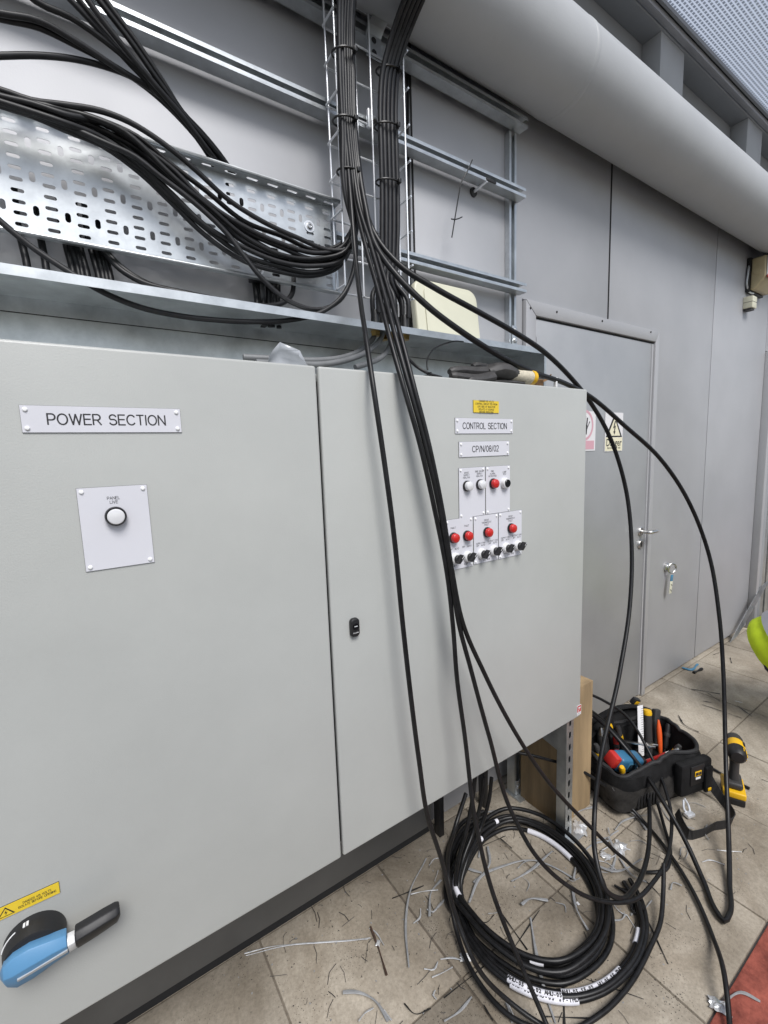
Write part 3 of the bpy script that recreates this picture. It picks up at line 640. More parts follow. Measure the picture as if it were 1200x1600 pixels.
# corner sticker
q = pt(908.2, 1116); x1, z0 = q.x-.003, q.z+.004
st = MB().box(x1-.026, x1, CF-.0010, CF-.0002, z0, z0+.038).build('sticker', M['signwhite'], cab); st['label'] = 'small red and white maker sticker in the door corner'
MB().prism([(x1-.024, z0+.012), (x1-.002, z0+.012), (x1-.002, z0+.036), (x1-.024, z0+.036)], CF-.0013, CF-.0011).build('red_square', M['toolred'], st)
MB().prism([(x1-.020, z0+.014), (x1-.016, z0+.014), (x1-.010, z0+.026), (x1-.005, z0+.026), (x1-.005, z0+.031), (x1-.019, z0+.031), (x1-.019, z0+.027), (x1-.014, z0+.026)], CF-.0016, CF-.0014).build('arrow_mark', M['signwhite'], st)
MB().box(x1-.022, x1-.004, CF-.0013, CF-.0011, z0+.004, z0+.008).build('small_print', M['greyinlay'], st)

# isolator handle
hc = at(52, 1483, Y=CF-.02); IX, IZ = hc.x, hc.z
ih = link('isolator_handle', None, cab); ih['label'] = 'blue and black rotary isolator handle'
bpy.data.objects.remove(ih)
base = MB().lathe([(.0435, 0), (.0435, .010), (.042, .022), (.039, .034), (.034, .036), (0, .036)], facing((IX+.002, CF, IZ+.002)), 40).build('isolator_handle', M['black'], cab); base['label'] = 'blue and black rotary isolator handle'
def sec(x, zt, zb, yf, ridge, yb):     # cross-section of the lever: crowned top, sheer front
    return [Vector((x, yb, zt)), Vector((x, (yb+yf)/2-.004, zt+.0015)), Vector((x, yf, ridge)), Vector((x, yf+.006, (ridge+zb)/2)), Vector((x, yf+.015, zb)), Vector((x, yb, zb))]
y0 = CF-.036
blue = MB().loft([sec(IX-.040, IZ+.004, IZ-.016, y0-.006, IZ-.004, y0+.004), sec(IX-.035, IZ+.016, IZ-.027, y0-.017, IZ+.002, y0+.004), sec(IX-.022, IZ+.026, IZ-.031, y0-.023, IZ+.006, y0+.004), sec(IX+.000, IZ+.030, IZ-.028, y0-.025, IZ+.010, y0+.002),
                  sec(IX+.026, IZ+.026, IZ-.021, y0-.025, IZ+.012, y0+.002), sec(IX+.048, IZ+.021, IZ-.018, y0-.024, IZ+.011, y0+.003)]).build('blue_grip', M['blue'], base, .0012, 2)
MB().loft([sec(IX+.0485, IZ+.016, IZ-.0175, y0-.0235, IZ+.010, y0-.004), sec(IX+.059, IZ+.0155, IZ-.0155, y0-.023, IZ+.010, y0-.004)]).build('white_band', M['white'], base, .001)
MB().loft([sec(IX+.0595, IZ+.020, IZ-.017, y0-.0245, IZ+.011, y0+.002), sec(IX+.08, IZ+.0212, IZ-.0150, y0-.024, IZ+.013, y0+.003), sec(IX+.100, IZ+.0228, IZ-.0125, y0-.023, IZ+.015, y0+.004), sec(IX+.119, IZ+.0240, IZ-.009, y0-.022, IZ+.016, y0+.004), sec(IX+.125, IZ+.022, IZ-.002, y0-.018, IZ+.016, y0+.003)]).build('lever', M['black'], base, .002, 2)
inl = MB()
q_ = [(IX-.018, -.0090, -.0035), (IX+.048, -.0030, .0030)]
inl.loft([[Vector((x_, y0-.0210, IZ+zl)), Vector((x_, y0-.0235, IZ+zh)), Vector((x_, y0-.015, IZ+zh)), Vector((x_, y0-.015, IZ+zl))] for x_, zl, zh in q_], True, False).build('grey_inlay', M['greyinlay'], base)
arc = [Vector((IX+.002+.0433*math.cos(t), CF-.014, IZ+.002+.0433*math.sin(t))) for t in [R(165-3*k) for k in range(16)]]
MB().tube(arc, .0012, 5).build('white_index_line', M['white'], base)
for t in (97, 103): MB().box(-.0016, .0016, -.004, .004, .0425, .0440, Matrix.Translation((IX+.002, CF-.013, IZ+.002)) @ Matrix.Rotation(R(90-t), 4, 'Y')).build('index_mark', M['white'], base)

# ---- trunking on top of the cabinet
TZ, TY0, TY1, TX1 = 1.884, 1.088, 1.275, 1.470
tk = thing('open_trunking', 'open galvanised cable trunking on top of the cabinet', 'trunking', (.5, 1.18, 1.716))
MB().box(-.7, TX1, TY1, TY1+.0018, 1.717, TZ).build('back_plate', M['galvd'], tk)
MB().box(-.7, TX1, TY0, TY1-.0005, TZ-.0002, TZ+.0016).build('top_flange', M['galvd'], tk)
MB().box(-.7, TX1, TY0-.0016, TY0-.0001, TZ-.017, TZ+.0018).build('front_lip', M['galv'], tk)
MB().box(-.7, TX1, TY0, TY1-.0005, 1.7150, 1.7168).build('bottom', M['galvd'], tk)
MB().box(TX1+.0002, TX1+.002, TY0-.0016, TY1+.0018, 1.715, TZ+.0018).build('end_plate', M['galv'], tk)
MB().box(TX1-.012, TX1, TY0-.0034, TY0-.0018, 1.715, TZ-.018).build('end_flange', M['galv'], tk)
MB().box(-.7, TX1, TY1-.0022, TY1-.0002, TZ-.034, TZ-.0325).build('fold_line', M['dark'], tk)

# glands where the right hand bundle enters the trunking
gx = [at(px, 497, Y=1.19).x for px in (588, 600, 612, 624, 634)]
GL = []
for i, px in enumerate((586, 598, 610, 621, 632)):
    p = at(px, 500, Z=TZ); yy = 1.16+.03*(i % 2); p = at(px, 500-(8 if i % 2 else 0), Y=yy)
    GL.append((p.x, yy))
    gd = thing('cable_gland', 'brass cable gland under the trunking flange, %s from the left' % ('first', 'second', 'third', 'fourth', 'fifth')[i], 'gland', (p.x, yy, TZ-.02), 'brass glands in the trunking')
    MB().lathe([(.014, -.014), (.014, -.003), (.016, -.003), (.016, -.0004)], Matrix.Translation((p.x, yy, TZ)), 6, False).build('lock_nut', M['brass'], gd)
    MB().lathe([(.011, .0018), (.015, .0018), (.015, .012), (.013, .020), (.012, .046), (.0095, .060), (.0092, .0601)], Matrix.Translation((p.x, yy, TZ)), 12).build('shroud', M['tie'], gd)

# ================================================================== STRUTS
def channel_x(mb, x0, x1, y0, y1, z0, z1, t=.0025, lip=.008):
    mb.box(x0, x1, y1-t, y1, z0, z1)                               # back
    mb.box(x0, x1, y0, y1-t-.0002, z1-t, z1); mb.box(x0, x1, y0, y1-t-.0002, z0, z0+t)
    mb.box(x0, x1, y0, y0+t, z1-t-lip, z1-t-.0002); mb.box(x0, x1, y0, y0+t, z0+t+.0002, z0+t+lip)
SY0, SY1 = 1.236, 1.277
def strut(zc, x0, x1, label, hgt=.037):
    z0, z1 = zc-hgt/2, zc+hgt/2
    s = thing('strut_channel', label, 'strut', (x1, SY0, z0), 'horizontal strut rails on the wall')
    m = MB(); m.box(x0, x1, SY0, SY1-.003, z1-.0025, z1); m.box(x0, x1, SY0, SY1-.003, z0, z0+.0025)
    m.build('flange', M['galv'], s)
    m = MB(); m.box(x0, x1, SY0, SY0+.0025, z1-.010, z1-.0027); m.box(x0, x1, SY0, SY0+.0025, z0+.0027, z0+.010); m.build('lip', M['galv'], s)
    W = x1-x0; holes = [slot(.05+.1*k, 0, .028, .013) for k in range(int((W-.03)/.1))]
    flat_sheet('slotted_back', [(0, -hgt/2), (W, -hgt/2), (W, hgt/2), (0, hgt/2)], holes, .0025, M['galvd'], facing((x0, SY1-.0014, zc)), s)
    return s
def zat(px, py, Y): return at(px, py, Y=Y)
e1 = at(825, 192, Y=SY0); e2 = at(822, 302, Y=SY0); e3 = at(823, 450, Y=SY0)
strut(e1.z, -.9, e1.x, 'highest galvanised strut rail just under the overhead pipe')
strut(e2.z, -.9, e2.x, 'middle galvanised strut rail crossing behind the wire basket', .034)
strut(e3.z, .60, e3.x, 'lowest galvanised strut rail above the cream cover', .034)
v0 = at(796, 300, Y=SY1+.001); v1 = at(813, 300, Y=SY1+.001)
vs_ = thing('strut_post', 'vertical galvanised strut post at the rail ends left of the door', 'strut', (v0.x, SY1, TZ))
VX0, VX1 = v0.x, v0.x+.041; ZB, ZT_ = 1.90, e1.z-.02
m = MB(); m.box(VX0, VX0+.0025, SY1+.001, WY-.001, ZB, ZT_); m.box(VX1-.0025, VX1, SY1+.001, WY-.001, ZB, ZT_); m.build('side_flange', M['galv'], vs_)
m = MB(); m.box(VX0+.003, VX0+.011, SY1+.001, SY1+.0035, ZB, ZT_); m.box(VX1-.011, VX1-.003, SY1+.001, SY1+.0035, ZB, ZT_); m.build('lip', M['galv'], vs_)
MB().box(VX0+.003, VX1-.003, WY-.004, WY-.0015, ZB, ZT_).build('back', M['galvd'], vs_)
bp_ = thing('strut_bracket', 'small bolted bracket plate at the foot of the strut post', 'bracket', (VX0, SY1, 1.90))
MB().box(VX0+.012, VX1-.002, SY1-.005, SY1+.0005, 1.905, 2.02).build('plate', M['galv'], bp_, .001)
for zz in (1.925, 1.962, 2.0): MB().lathe([(.009, 0), (.009, .006), (.006, .007), (0, .007)], facing((VX0+.026, SY1-.005, zz)), 6, False).build('bolt', M['steel'], bp_)

# ================================================================== PERFORATED TRAY
TRY = 1.232; tzb, tzt = None, None
tzb = at(528, 461, Y=TRY).z; tzt = at(525, 326, Y=TRY).z; txr = at(527, 400, Y=TRY).x; txl = -.75
tray = thing('perforated_tray', 'galvanised perforated cable tray fixed to the wall on the left', 'cable tray', (txr, TRY, tzb))
H = tzt-tzb; W = txr-txl; holes = []; k = 0; pitch = .0535; rp_ = H/11.0
xx = W-.030
def off(zrow): return H/2+(4.5-zrow)*rp_
while xx > .03:
    if k % 2 == 0:
        for j in range(10): holes.append(slot(xx, H/2+(j-4.5)*rp_, .0225, .0075))
    else:
        for j in (1.5, 4.5, 7.5): holes.append(slot(xx, H/2+(j-4.5)*rp_, .020, .0105, True))
    xx -= pitch/2*1.02; k += 1
flat_sheet('perforated_web', [(0, 0), (W, 0), (W, H), (0, H)], holes, .0013, M['galv'], facing((txl, TRY, tzb)), tray)
FL = .030; hf = [slot(W-.03-.0546*i, FL*.5, .030, .008) for i in range(int((W-.05)/.0546))]
Mf = Matrix.Translation((txl, TRY-.0008-FL, tzb-.0005))
flat_sheet('bottom_flange', [(0, 0), (W, 0), (W, FL), (0, FL)], hf, .0013, M['galv'], Mf, tray)
flat_sheet('top_flange', [(0, 0), (W, 0), (W, FL), (0, FL)], hf, .0013, M['galv'], Matrix.Translation((txl, TRY-.0008-FL, tzt+.0005)), tray)
MB().tube([(txl, TRY-FL, tzt+.0055), (txr, TRY-FL, tzt+.0055)], .0042, 8).build('top_rolled_edge', M['galv'], tray)
MB().tube([(txl, TRY-FL, tzb-.0045), (txr, TRY-FL, tzb-.0045)], .0038, 8).build('bottom_rolled_edge', M['galv'], tray)
for i, (px, py) in enumerate(((483.5, 353.5), (403.5, 420.5))):
    p = at(px, py, Y=TRY-.002); o = thing('bolt', ('upper' if i == 0 else 'lower')+' washered bolt holding the perforated tray', 'bolt', (p.x, TRY, p.z), 'tray fixing bolts')
    MB().lathe([(.0155, 0), (.0155, .0016), (0, .0016)], facing((p.x, TRY-.001, p.z)), 24).build('washer', M['zinc'], o)
    MB().lathe([(.0085, .0016), (.0085, .005), (.0065, .0066), (.004, .0066), (.0036, .0045), (0, .0045)], facing((p.x, TRY-.001, p.z)), 14).build('bolt_head', M['steel'], o)

# ================================================================== WIRE BASKET
BY = 1.218; BYF = 1.165; bzb = 1.985; bzt = 3.02
bxl, bxr = .640, .905
bx_l = at(526, 452, Y=BY).x; bx_r = at(627, 465, Y=BY).x
bzb = at(540, 458, Y=BY).z
bk_ = thing('wire_basket', 'zinc wire basket cable tray rising up the wall behind the cables', 'cable tray', (bx_l, BY, bzb))
wr = .0029
xs = [bx_l + (bx_r-bx_l)*t for t in (0, .40, .62, 1.0)]
for x in xs: MB().tube([(x, BY, bzb), (x, BY, bzt)], wr, 8).build('long_wire', M['zinc'], bk_)
for x in (bx_l-.001, bx_r-.008): MB().tube([(x, BYF, bzb), (x, BYF, bzt-.28 if x > bx_l else bzt)], wr, 8).build('long_wire', M['zinc'], bk_)
zz = bzb; 
while zz < bzt-.02:
    MB().tube([(bx_l-.0045, BYF-.006, zz), (bx_l-.0045, BY+.002, zz), (bx_l-.0025, BY+.0045, zz), (bx_r+.0025, BY+.0045, zz), (bx_r+.0045, BY+.002, zz), (bx_r+.0045, BYF-.006, zz)], wr, 8).build('cross_wire', M['zinc'], bk_)
    zz += .0985
# clips and the bent bracket on the basket
p = at(585, 187, Y=1.213); cl = thing('basket_clip', 'small zinc clip fixing the wire basket to the middle rail', 'clip', (p.x, 1.22, p.z))
MB().box(p.x-.018, p.x+.018, 1.224, 1.2275, p.z-.02, p.z+.02).build('plate', M['zinc'], cl, .001)
MB().box(p.x-.022, p.x-.012, 1.212, 1.2235, p.z-.026, p.z+.024).build('hook', M['zinc'], cl, .001)
MB().lathe([(.008, 0), (.008, .006), (0, .007)], facing((p.x+.006, 1.224, p.z)), 6, False).build('bolt', M['steel'], cl)
p = at(587, 70, Y=1.223); br = thing('bent_bracket', 'bent galvanised bracket plate behind the two cable bundles', 'bracket', (p.x, 1.22, p.z))
wv = .026
path = [Vector((p.x-.004, 1.230, p.z-.035)), Vector((p.x-.004, 1.230, p.z+.025)), Vector((p.x+.002, 1.222, p.z+.045)), Vector((p.x+.03, 1.16, p.z+.12)), Vector((p.x+.05, 1.12, p.z+.18))]
m = MB(); vs = []
for q in path: vs += [q-Vector((wv, 0, 0)), q+Vector((wv, 0, 0)), q+Vector((wv, -.004, 0)), q-Vector((wv, .004, 0))]
m.loft([[vs[4*i+j] for j in range(4)] for i in range(len(path))], True, False); m.build('plate', M['galv'], br)
for dz in (-.02, .012): MB().lathe([(.0085, 0), (.0085, .0006), (0, .0006)], facing((p.x-.004, 1.2258, p.z+dz)), 16).build('hole', M['dark'], br)

# ================================================================== CABLES
def conv(pts):
    out = []
    for q in pts:
        x, y, d = q[:3]
        p = at(x, y, Y=d) if d > 0 else at(x, y, Z=-d)
        if p.z < .014: p = at(x, y, Z=.014)          # nothing dips below the paving
        out.append(p)
    return out
def cable(pts, r, label, group=None, m='cable', raw=False, jig=0.0, cat='cable', name='cable', nseg=10, step=.014):
    P = pts if raw else conv(pts)
    S = spline(P, step)
    if jig:
        ph = [random.uniform(0, 6.28) for _ in range(3)]
        S = [s+Vector((math.sin(i*.17+ph[0]), math.sin(i*.13+ph[1]), math.sin(i*.15+ph[2])))*jig for i, s in enumerate(S)]
    o = MB().tube(S, r, nseg).build(name, M[m]); return tag(o, label, cat, group)

TL_ = 'black cable sweeping along the perforated tray up into the left vertical bundle'
TG = 'tray cables in the left bundle'
ORD = ('first', 'second', 'third', 'fourth', 'fifth', 'sixth', 'seventh', 'eighth', 'ninth', 'tenth')
bund = lambda i: (-9+4.6*(i % 5), .004*(i//5))       # place in the vertical bundle: px offset, depth offset
def tray_cable(i, body, label=TL_, group=TG, r=.0060):
    dx, dd = bund(i); tw = random.uniform(-2, 2)
    d0 = 1.168-.016*(i//5)
    up = [(545+dx*.7, 300, d0), (542+dx*.9+tw, 200, d0+.004), (540+dx, 120, d0+.004), (539+dx, 60, d0), (540+dx*1.05, 0, d0-.012), (545+dx*1.05, -70, d0-.04)]
    return cable(body+up, r, label, group, 'cable2' if i % 3 else 'cable', jig=.0006)
U = [(-60, 128), (0, 145), (50, 158), (100, 172), (160, 190), (215, 218), (265, 250), (320, 295), (380, 338), (440, 372), (495, 390), (533, 382), (551, 350)]
L = [(-60, 140), (0, 160), (50, 176), (100, 196), (160, 222), (215, 258), (265, 302), (320, 352), (380, 395), (435, 416), (490, 424), (532, 408), (552, 360)]
for i, t in enumerate((.02, .22, .38, .55, .70, .88, 1.05, 1.22)):
    j = [random.uniform(-.13, .13) for _ in range(3)]
    body = []
    for k, (a, b) in enumerate(zip(U, L)):
        tt = t + j[k % 3]*math.sin(k*.9+i)
        d = 1.185-.022*((i*3) % 4)/3 - (.018 if k < 4 else 0)
        body.append((a[0]*(1-tt)+b[0]*tt, a[1]*(1-tt)+b[1]*tt, d))
    tray_cable(i, body, '%s highest black cable in the stack sweeping along the perforated tray' % ORD[i+2])
tray_cable(8, [(-60, 128, 1.16), (0, 140, 1.16), (50, 157, 1.16), (100, 164, 1.15), (162, 175, 1.15), (200, 190, 1.15), (237, 212, 1.15), (275, 240, 1.15), (312, 272, 1.155), (350, 307, 1.165), (400, 340, 1.165), (465, 371, 1.165), (520, 391, 1.16), (547, 387, 1.15), (557, 360, 1.145)], 'topmost black cable arching highest over the perforated tray')
tray_cable(9, [(-60, 130, 1.155), (0, 150, 1.155), (88, 170, 1.155), (150, 187, 1.15), (195, 207, 1.15), (225, 232, 1.15), (250, 257, 1.15), (285, 290, 1.15), (320, 318, 1.155), (380, 368, 1.16), (440, 398, 1.16), (500, 404, 1.16), (540, 392, 1.15), (555, 355, 1.145)], 'second highest black cable arching over the perforated tray')
tray_cable(10, [(-60, 145, 1.165), (0, 158, 1.16), (62, 180, 1.155), (112, 200, 1.155), (162, 222, 1.15), (212, 245, 1.15), (250, 275, 1.15), (290, 305, 1.15), (325, 335, 1.15), (355, 365, 1.15), (385, 405, 1.145), (410, 436, 1.14), (450, 470, 1.135), (495, 484, 1.13), (530, 470, 1.13), (550, 430, 1.13), (557, 380, 1.14)], 'black cable cutting steeply across the tray into a low loop')
tray_cable(11, [(-60, 290, 1.15), (0, 346, 1.15), (45, 383, 1.15), (100, 420, 1.145), (160, 456, 1.135), (220, 480, 1.125), (280, 493, 1.12), (340, 500, 1.115), (400, 503, 1.11), (450, 501, 1.11), (500, 489, 1.105), (535, 462, 1.11), (552, 425, 1.12), (556, 380, 1.135)], 'lowest black cable hanging in a long loop across the trunking face')
# upper left bundle that drops behind the tray
AL = 'black cable arching from top left and dropping behind the perforated tray'
AG = 'cables dropping behind the tray'
for i, pts in enumerate([
    [(-60, 5), (0, 21), (60, 33), (120, 66), (180, 105), (240, 142), (290, 185), (330, 232), (350, 275)],
    [(-60, 12), (0, 28), (60, 42), (110, 66), (170, 98), (230, 138), (285, 190), (322, 236), (345, 280)],
    [(-60, 90), (0, 88), (60, 87), (115, 92), (165, 104), (210, 122), (255, 155), (300, 200), (330, 245), (340, 282)],
    [(20, -30), (55, 2), (110, 28), (160, 62), (215, 108), (265, 158), (310, 212), (335, 250), (348, 282)],
    [(80, -30), (112, 2), (155, 48), (205, 102), (258, 155), (304, 208), (330, 250), (340, 284)],
    [(95, -40), (125, 2), (178, 66), (232, 130), (278, 180), (316, 228), (336, 262), (344, 286)],
    [(110, -40), (140, 5), (190, 70), (240, 130), (285, 182), (322, 230), (345, 262), (354, 286)],
    [(125, -40), (160, 8), (205, 66), (250, 130), (292, 186), (325, 222), (352, 256), (368, 284)],
    [(135, -45), (165, 0), (215, 68), (255, 128), (285, 175), (315, 207), (350, 250), (374, 290)]]):
    n = len(pts); P = [(x, y, 1.12+.012*(i % 3)+(1.262-1.12-.012*(i % 3))*(k/(n-1))**2) for k, (x, y) in enumerate(pts)]
    P.append((pts[-1][0]+4, pts[-1][1]+50, 1.262))
    cable(P, .0059, ('%s black cable from the top entering at the left edge, dropping behind the tray' % ORD[i]) if i < 3 else ('%s from the left of six cables dropping from the picture top behind the tray' % ORD[i-3]), AG, 'cable' if i % 2 else 'cable2', jig=.0006)
# short runs visible under the tray
for i, (x0, y0_, x1, y1) in enumerate([(26, 345, 42, 415), (60, 352, 72, 420), (98, 360, 116, 432), (106, 362, 124, 432), (115, 366, 130, 434), (120, 366, 138, 436), (138, 372, 155, 438), (148, 374, 162, 438), (156, 376, 168, 440), (160, 378, 174, 440), (396, 428, 402, 480), (408, 432, 412, 484), (418, 436, 420, 486), (428, 438, 424, 486), (434, 440, 434, 488)]):
    P = [(x0-6, y0_-60, 1.262), (x0, y0_, 1.262), ((x0+x1)/2, (y0_+y1)/2, 1.25), (x1, y1, 1.235), (x1+2, y1+25, 1.235)]
    cable(P, .0072, ('%s from the left of ten short cables under the left half of the tray' % ORD[i] if i < 10 else '%s from the left of five short cables beside the black clamp under the tray' % ORD[i-10]), 'short drops under the tray', 'cable', jig=.0004)
cable([(150, 370, 1.262), (165, 392, 1.24), (190, 418, 1.22), (230, 443, 1.205), (290, 458, 1.19), (350, 470, 1.185), (405, 478, 1.185), (440, 474, 1.195), (456, 460, 1.21), (459, 440, 1.225), (457, 420, 1.25)], .0068, 'black cable hanging in a shallow loop under the tray, upper one', None)
cable([(152, 374, 1.262), (166, 398, 1.235), (195, 426, 1.21), (225, 442, 1.20), (270, 454, 1.195), (330, 466, 1.19), (390, 477, 1.19), (430, 480, 1.22)], .0066, 'black cable hanging in a shallow loop under the tray, lower one', None)
ft = at(410, 440, Y=1.25); fb = MB(); fb.box(ft.x-.035, ft.x+.03, 1.232, 1.262, ft.z-.006, ft.z+.012); fb.box(ft.x-.012, ft.x+.002, 1.238, 1.258, ft.z-.12, ft.z-.006)
tag(fb.build('cable_clamp', M['black'], None, .002), 'black plastic clamp under the right end of the perforated tray', 'clamp')

# right bundle into the glands
for i in range(10):
    dx = (i % 5)*6.1-12.2; row = i//5; d = 1.192-.017*row
    gpx = (586, 598, 610, 621, 632)[i % 5]
    gp = Vector((GL[i % 5][0]+(.006 if row else -.002), GL[i % 5][1]+(-.012 if row else .006), TZ+.05))
    P = conv([(672+dx*1.3, -70, d-.20), (652+dx*1.2, -15, d-.12), (634+dx*1.1, 30, d-.065), (620+dx, 70, d-.03), (610+dx, 110, d-.008), (606+dx, 160, d), (607+dx, 230, d), (609+dx, 300, d), (609+dx, 370, d), (608+dx*.95, 410, d), (605+dx*1.05, 440, d)]) + [gp+Vector((0, 0, .05)), gp]
    cable(P, .0071, '%s cable from the left in the %s row of the right vertical bundle' % (ORD[i % 5], 'front' if row else 'back'), 'right bundle cables', 'cable2', raw=True, jig=.0005)
cable([(637, 108, WY-.008), (637.5, 200, WY-.008), (639, 300, WY-.008), (640, 400, WY-.008), (641, 520, WY-.008)], .0052, 'thin black cable fixed straight down the wall right of the basket')
# grey cables inside the trunking
cable([(588, 506, 1.18), (586, 522, 1.17), (570, 542, 1.15), (545, 556, 1.12), (500, 563, 1.10), (440, 561, 1.10), (380, 558, 1.11)], .0078, 'grey cable curving left inside the trunking, upper one', None, 'greycab')
cable([(600, 506, 1.17), (597, 524, 1.16), (580, 545, 1.13), (550, 560, 1.10), (505, 569, 1.085), (450, 568, 1.08), (400, 566, 1.08)], .0078, 'grey cable curving left inside the trunking, lower one', None, 'greycab')
cable([(612, 506, 1.18), (612, 530, 1.17), (602, 552, 1.14), (580, 566, 1.10), (555, 574, 1.09)], .0078, 'grey cable curving down behind the hanging cables', None, 'greycab')

# hanging fan in front of the cabinet
def fan(start, pts, r, label, m='cable'):
    dx = start
    up = [(545+dx, -60, 1.12), (540+dx, 0, 1.135), (538+dx, 60, 1.146), (540+dx, 120, 1.146), (542+dx, 190, 1.142), (547+dx, 250, 1.135)]
    return cable(up+pts, r, label, None, m, jig=.0005)
fan(-4, [(549, 320, 1.12), (555, 400, 1.08), (563, 470, 1.0), (574, 540, .91), (583, 600, .868), (600, 720, .855), (617, 850, .85), (630, 980, .845), (642, 1090, .84), (655, 1190, .84), (668, 1275, .84), (690, 1345, .83), (712, 1430, .80), (740, 1500, .74), (790, 1560, -.08), (850, 1603, -.035), (920, 1625, -.02)], .0062, 'leftmost cable hanging down the front of the cabinet')
fan(0, [(556, 320, 1.12), (570, 380, 1.07), (590, 450, 1.0), (612, 540, .91), (632, 610, .868), (655, 690, .852), (680, 800, .845), (699, 900, .84), (708, 980, .838), (714, 1060, .835), (726, 1150, .83), (744, 1287, .80), (772, 1402, .755), (808, 1494, .69), (854, 1600, -.06), (880, 1660, -.02)], .0062, 'second hanging cable in front of the cabinet, reaching the picture bottom')
fan(4, [(560, 320, 1.11), (578, 380, 1.06), (598, 450, .99), (622, 540, .90), (641, 610, .862), (663, 690, .846), (688, 800, .838), (704, 890, .832), (716, 970, .828), (737, 1050, .825), (764, 1150, .82), (800, 1270, .80), (834, 1332, .75), (886, 1383, .70), (937, 1407, .66), (989, 1407, .62), (1023, 1376, .62), (1046, 1325, .66), (1046, 1256, .74), (1020, 1187, .86), (979, 1119, .98), (944, 1095, 1.04), (905, 1080, 1.08), (860, 1075, 1.12)], .0062, 'third hanging cable ending in the widest low loop right of the coil')
fan(7, [(564, 320, 1.11), (584, 380, 1.06), (606, 450, .99), (630, 540, .90), (648, 610, .858), (669, 690, .842), (692, 800, .834), (706, 890, .828), (722, 970, .824), (756, 1050, .82), (800, 1136, .81), (852, 1215, .79), (920, 1290, .75), (972, 1339, .71), (1013, 1363, .68), (1040, 1359, .68), (1047, 1339, .70), (1037, 1290, .76), (1020, 1236, .84), (992, 1181, .94), (951, 1136, 1.02), (905, 1106, 1.08), (860, 1095, 1.12)], .0062, 'fourth hanging cable crossing to the right under the cabinet corner')
fan(10, [(568, 320, 1.11), (590, 375, 1.08), (625, 415, 1.04), (680, 450, 1.0), (740, 483, .98), (800, 517, .97), (850, 550, .97), (890, 588, .975), (920, 625, .98), (955, 688, .975), (978, 765, .955), (987, 860, .92), (984, 950, .88), (968, 1050, .84), (937, 1198, .79), (929, 1273, .76), (931, 1342, .70), (944, 1387, .66), (968, 1404, .64), (992, 1387, .65), (1010, 1345, .69), (1015, 1290, .76), (1010, 1236, .84), (985, 1181, .94), (948, 1132, 1.03), (905, 1101, 1.08), (860, 1090, 1.12)], .0080, 'cable leaving over the cabinet corner and dropping in the inner tall loop')
fan(12, [(570, 320, 1.10), (588, 385, 1.05), (620, 430, 1.0), (670, 480, .96), (720, 518, .94), (775, 553, .935), (830, 580, .945), (880, 598, .965), (925, 622, .975), (975, 664, .95), (1030, 715, .91), (1080, 792, .86), (1110, 875, .81), (1124, 965, .76), (1130, 1050, .72), (1135, 1222, .62), (1140, 1380, .53), (1139, 1430, .50), (1131, 1440, .50), (1120, 1425, .515), (1099, 1376, .565), (1068, 1308, .65), (1034, 1249, .75), (992, 1187, .90), (948, 1136, 1.02), (905, 1105, 1.08), (860, 1098, 1.12)], .0082, 'cable swinging out in the outermost tall loop in front of the tool bag')
# from under the cabinet
cable([(850, 1178, 1.12), (893, 1196, 1.02), (931, 1218, .96), (965, 1242, .90), (1006, 1284, .80), (1047, 1335, .68), (1085, 1397, .57), (1113, 1462, .47), (1133, 1531, -.05), (1140, 1600, -.02), (1142, 1680, -.012)], .0066, 'cable running from behind the timber post to the bottom right corner')
cable([(1037, 1350, -.09), (1036, 1400, -.05), (1032, 1440, -.03), (1016, 1480, -.02), (979, 1545, -.015), (937, 1586, -.015), (880, 1612, -.015), (800, 1590, -.018), (745, 1530, -.02), (712, 1450, -.03), (700, 1360, -.12), (712, 1290, .98), (728, 1240, 1.02)], .0068, 'loose outer cable turn lying around the big coil')
for i, (dx, d) in enumerate(((0, 1.02), (14, 1.05), (26, 1.08))):
    cable([(742+dx, 1215, d), (738+dx, 1250, d), (728+dx*.8, 1300, d), (716+dx*.5, 1345, -.13+.02*i), (712+dx*.3, 1385, -.05), (722+dx*.3, 1430, -.03)], .0072, '%s from the left of three cables dropping from under the cabinet into the coil' % ORD[i], 'cables feeding the coil')
cable([(770, 1170, 1.14), (820, 1178, 1.05), (868, 1190, 1.0), (900, 1200, 1.02)], .006, 'black cable running behind the slotted leg under the cabinet')

# ---- coil on the paving
coil = thing('cable_coil', 'coil of thick black cable lying on the paving slabs', 'cable coil', (1.1, .88, 0))
CC = Vector((1.105, .895, 0))
fx = lambda px, py: at(px, py, Z=.02)
T_, B_, L_, R_ = fx(790, 1290), fx(850, 1508), fx(722, 1400), fx(938, 1420)
ctr = (T_+B_+L_+R_)/4
def ringpts(c, ax, ay, rot, z0, wob, n=44, a0=0, a1=2*math.pi):
    ph = random.uniform(0, 6.28); out = []
    full = a1-a0 > 6.2
    for k in range(n):
        t = a0+(a1-a0)*k/(n if full else n-1)
        s = 1+wob*math.sin(2*t+ph)+wob*.5*math.sin(3*t+ph*2)
        x, y = ax*math.cos(t)*s, ay*math.sin(t)*s
        out.append(Vector((c.x+x*math.cos(rot)-y*math.sin(rot), c.y+x*math.sin(rot)+y*math.cos(rot), z0+.008*(1+math.sin(t*1+ph))*.6)))
    return out
pxin = [(722, 1400), (735, 1345), (762, 1305), (800, 1288), (840, 1298), (885, 1330), (915, 1368), (932, 1415), (930, 1455), (905, 1490), (868, 1508), (828, 1500), (785, 1473), (748, 1437)]
cin = [fx(*p) for p in pxin]; cm = sum(cin, Vector())/len(cin)
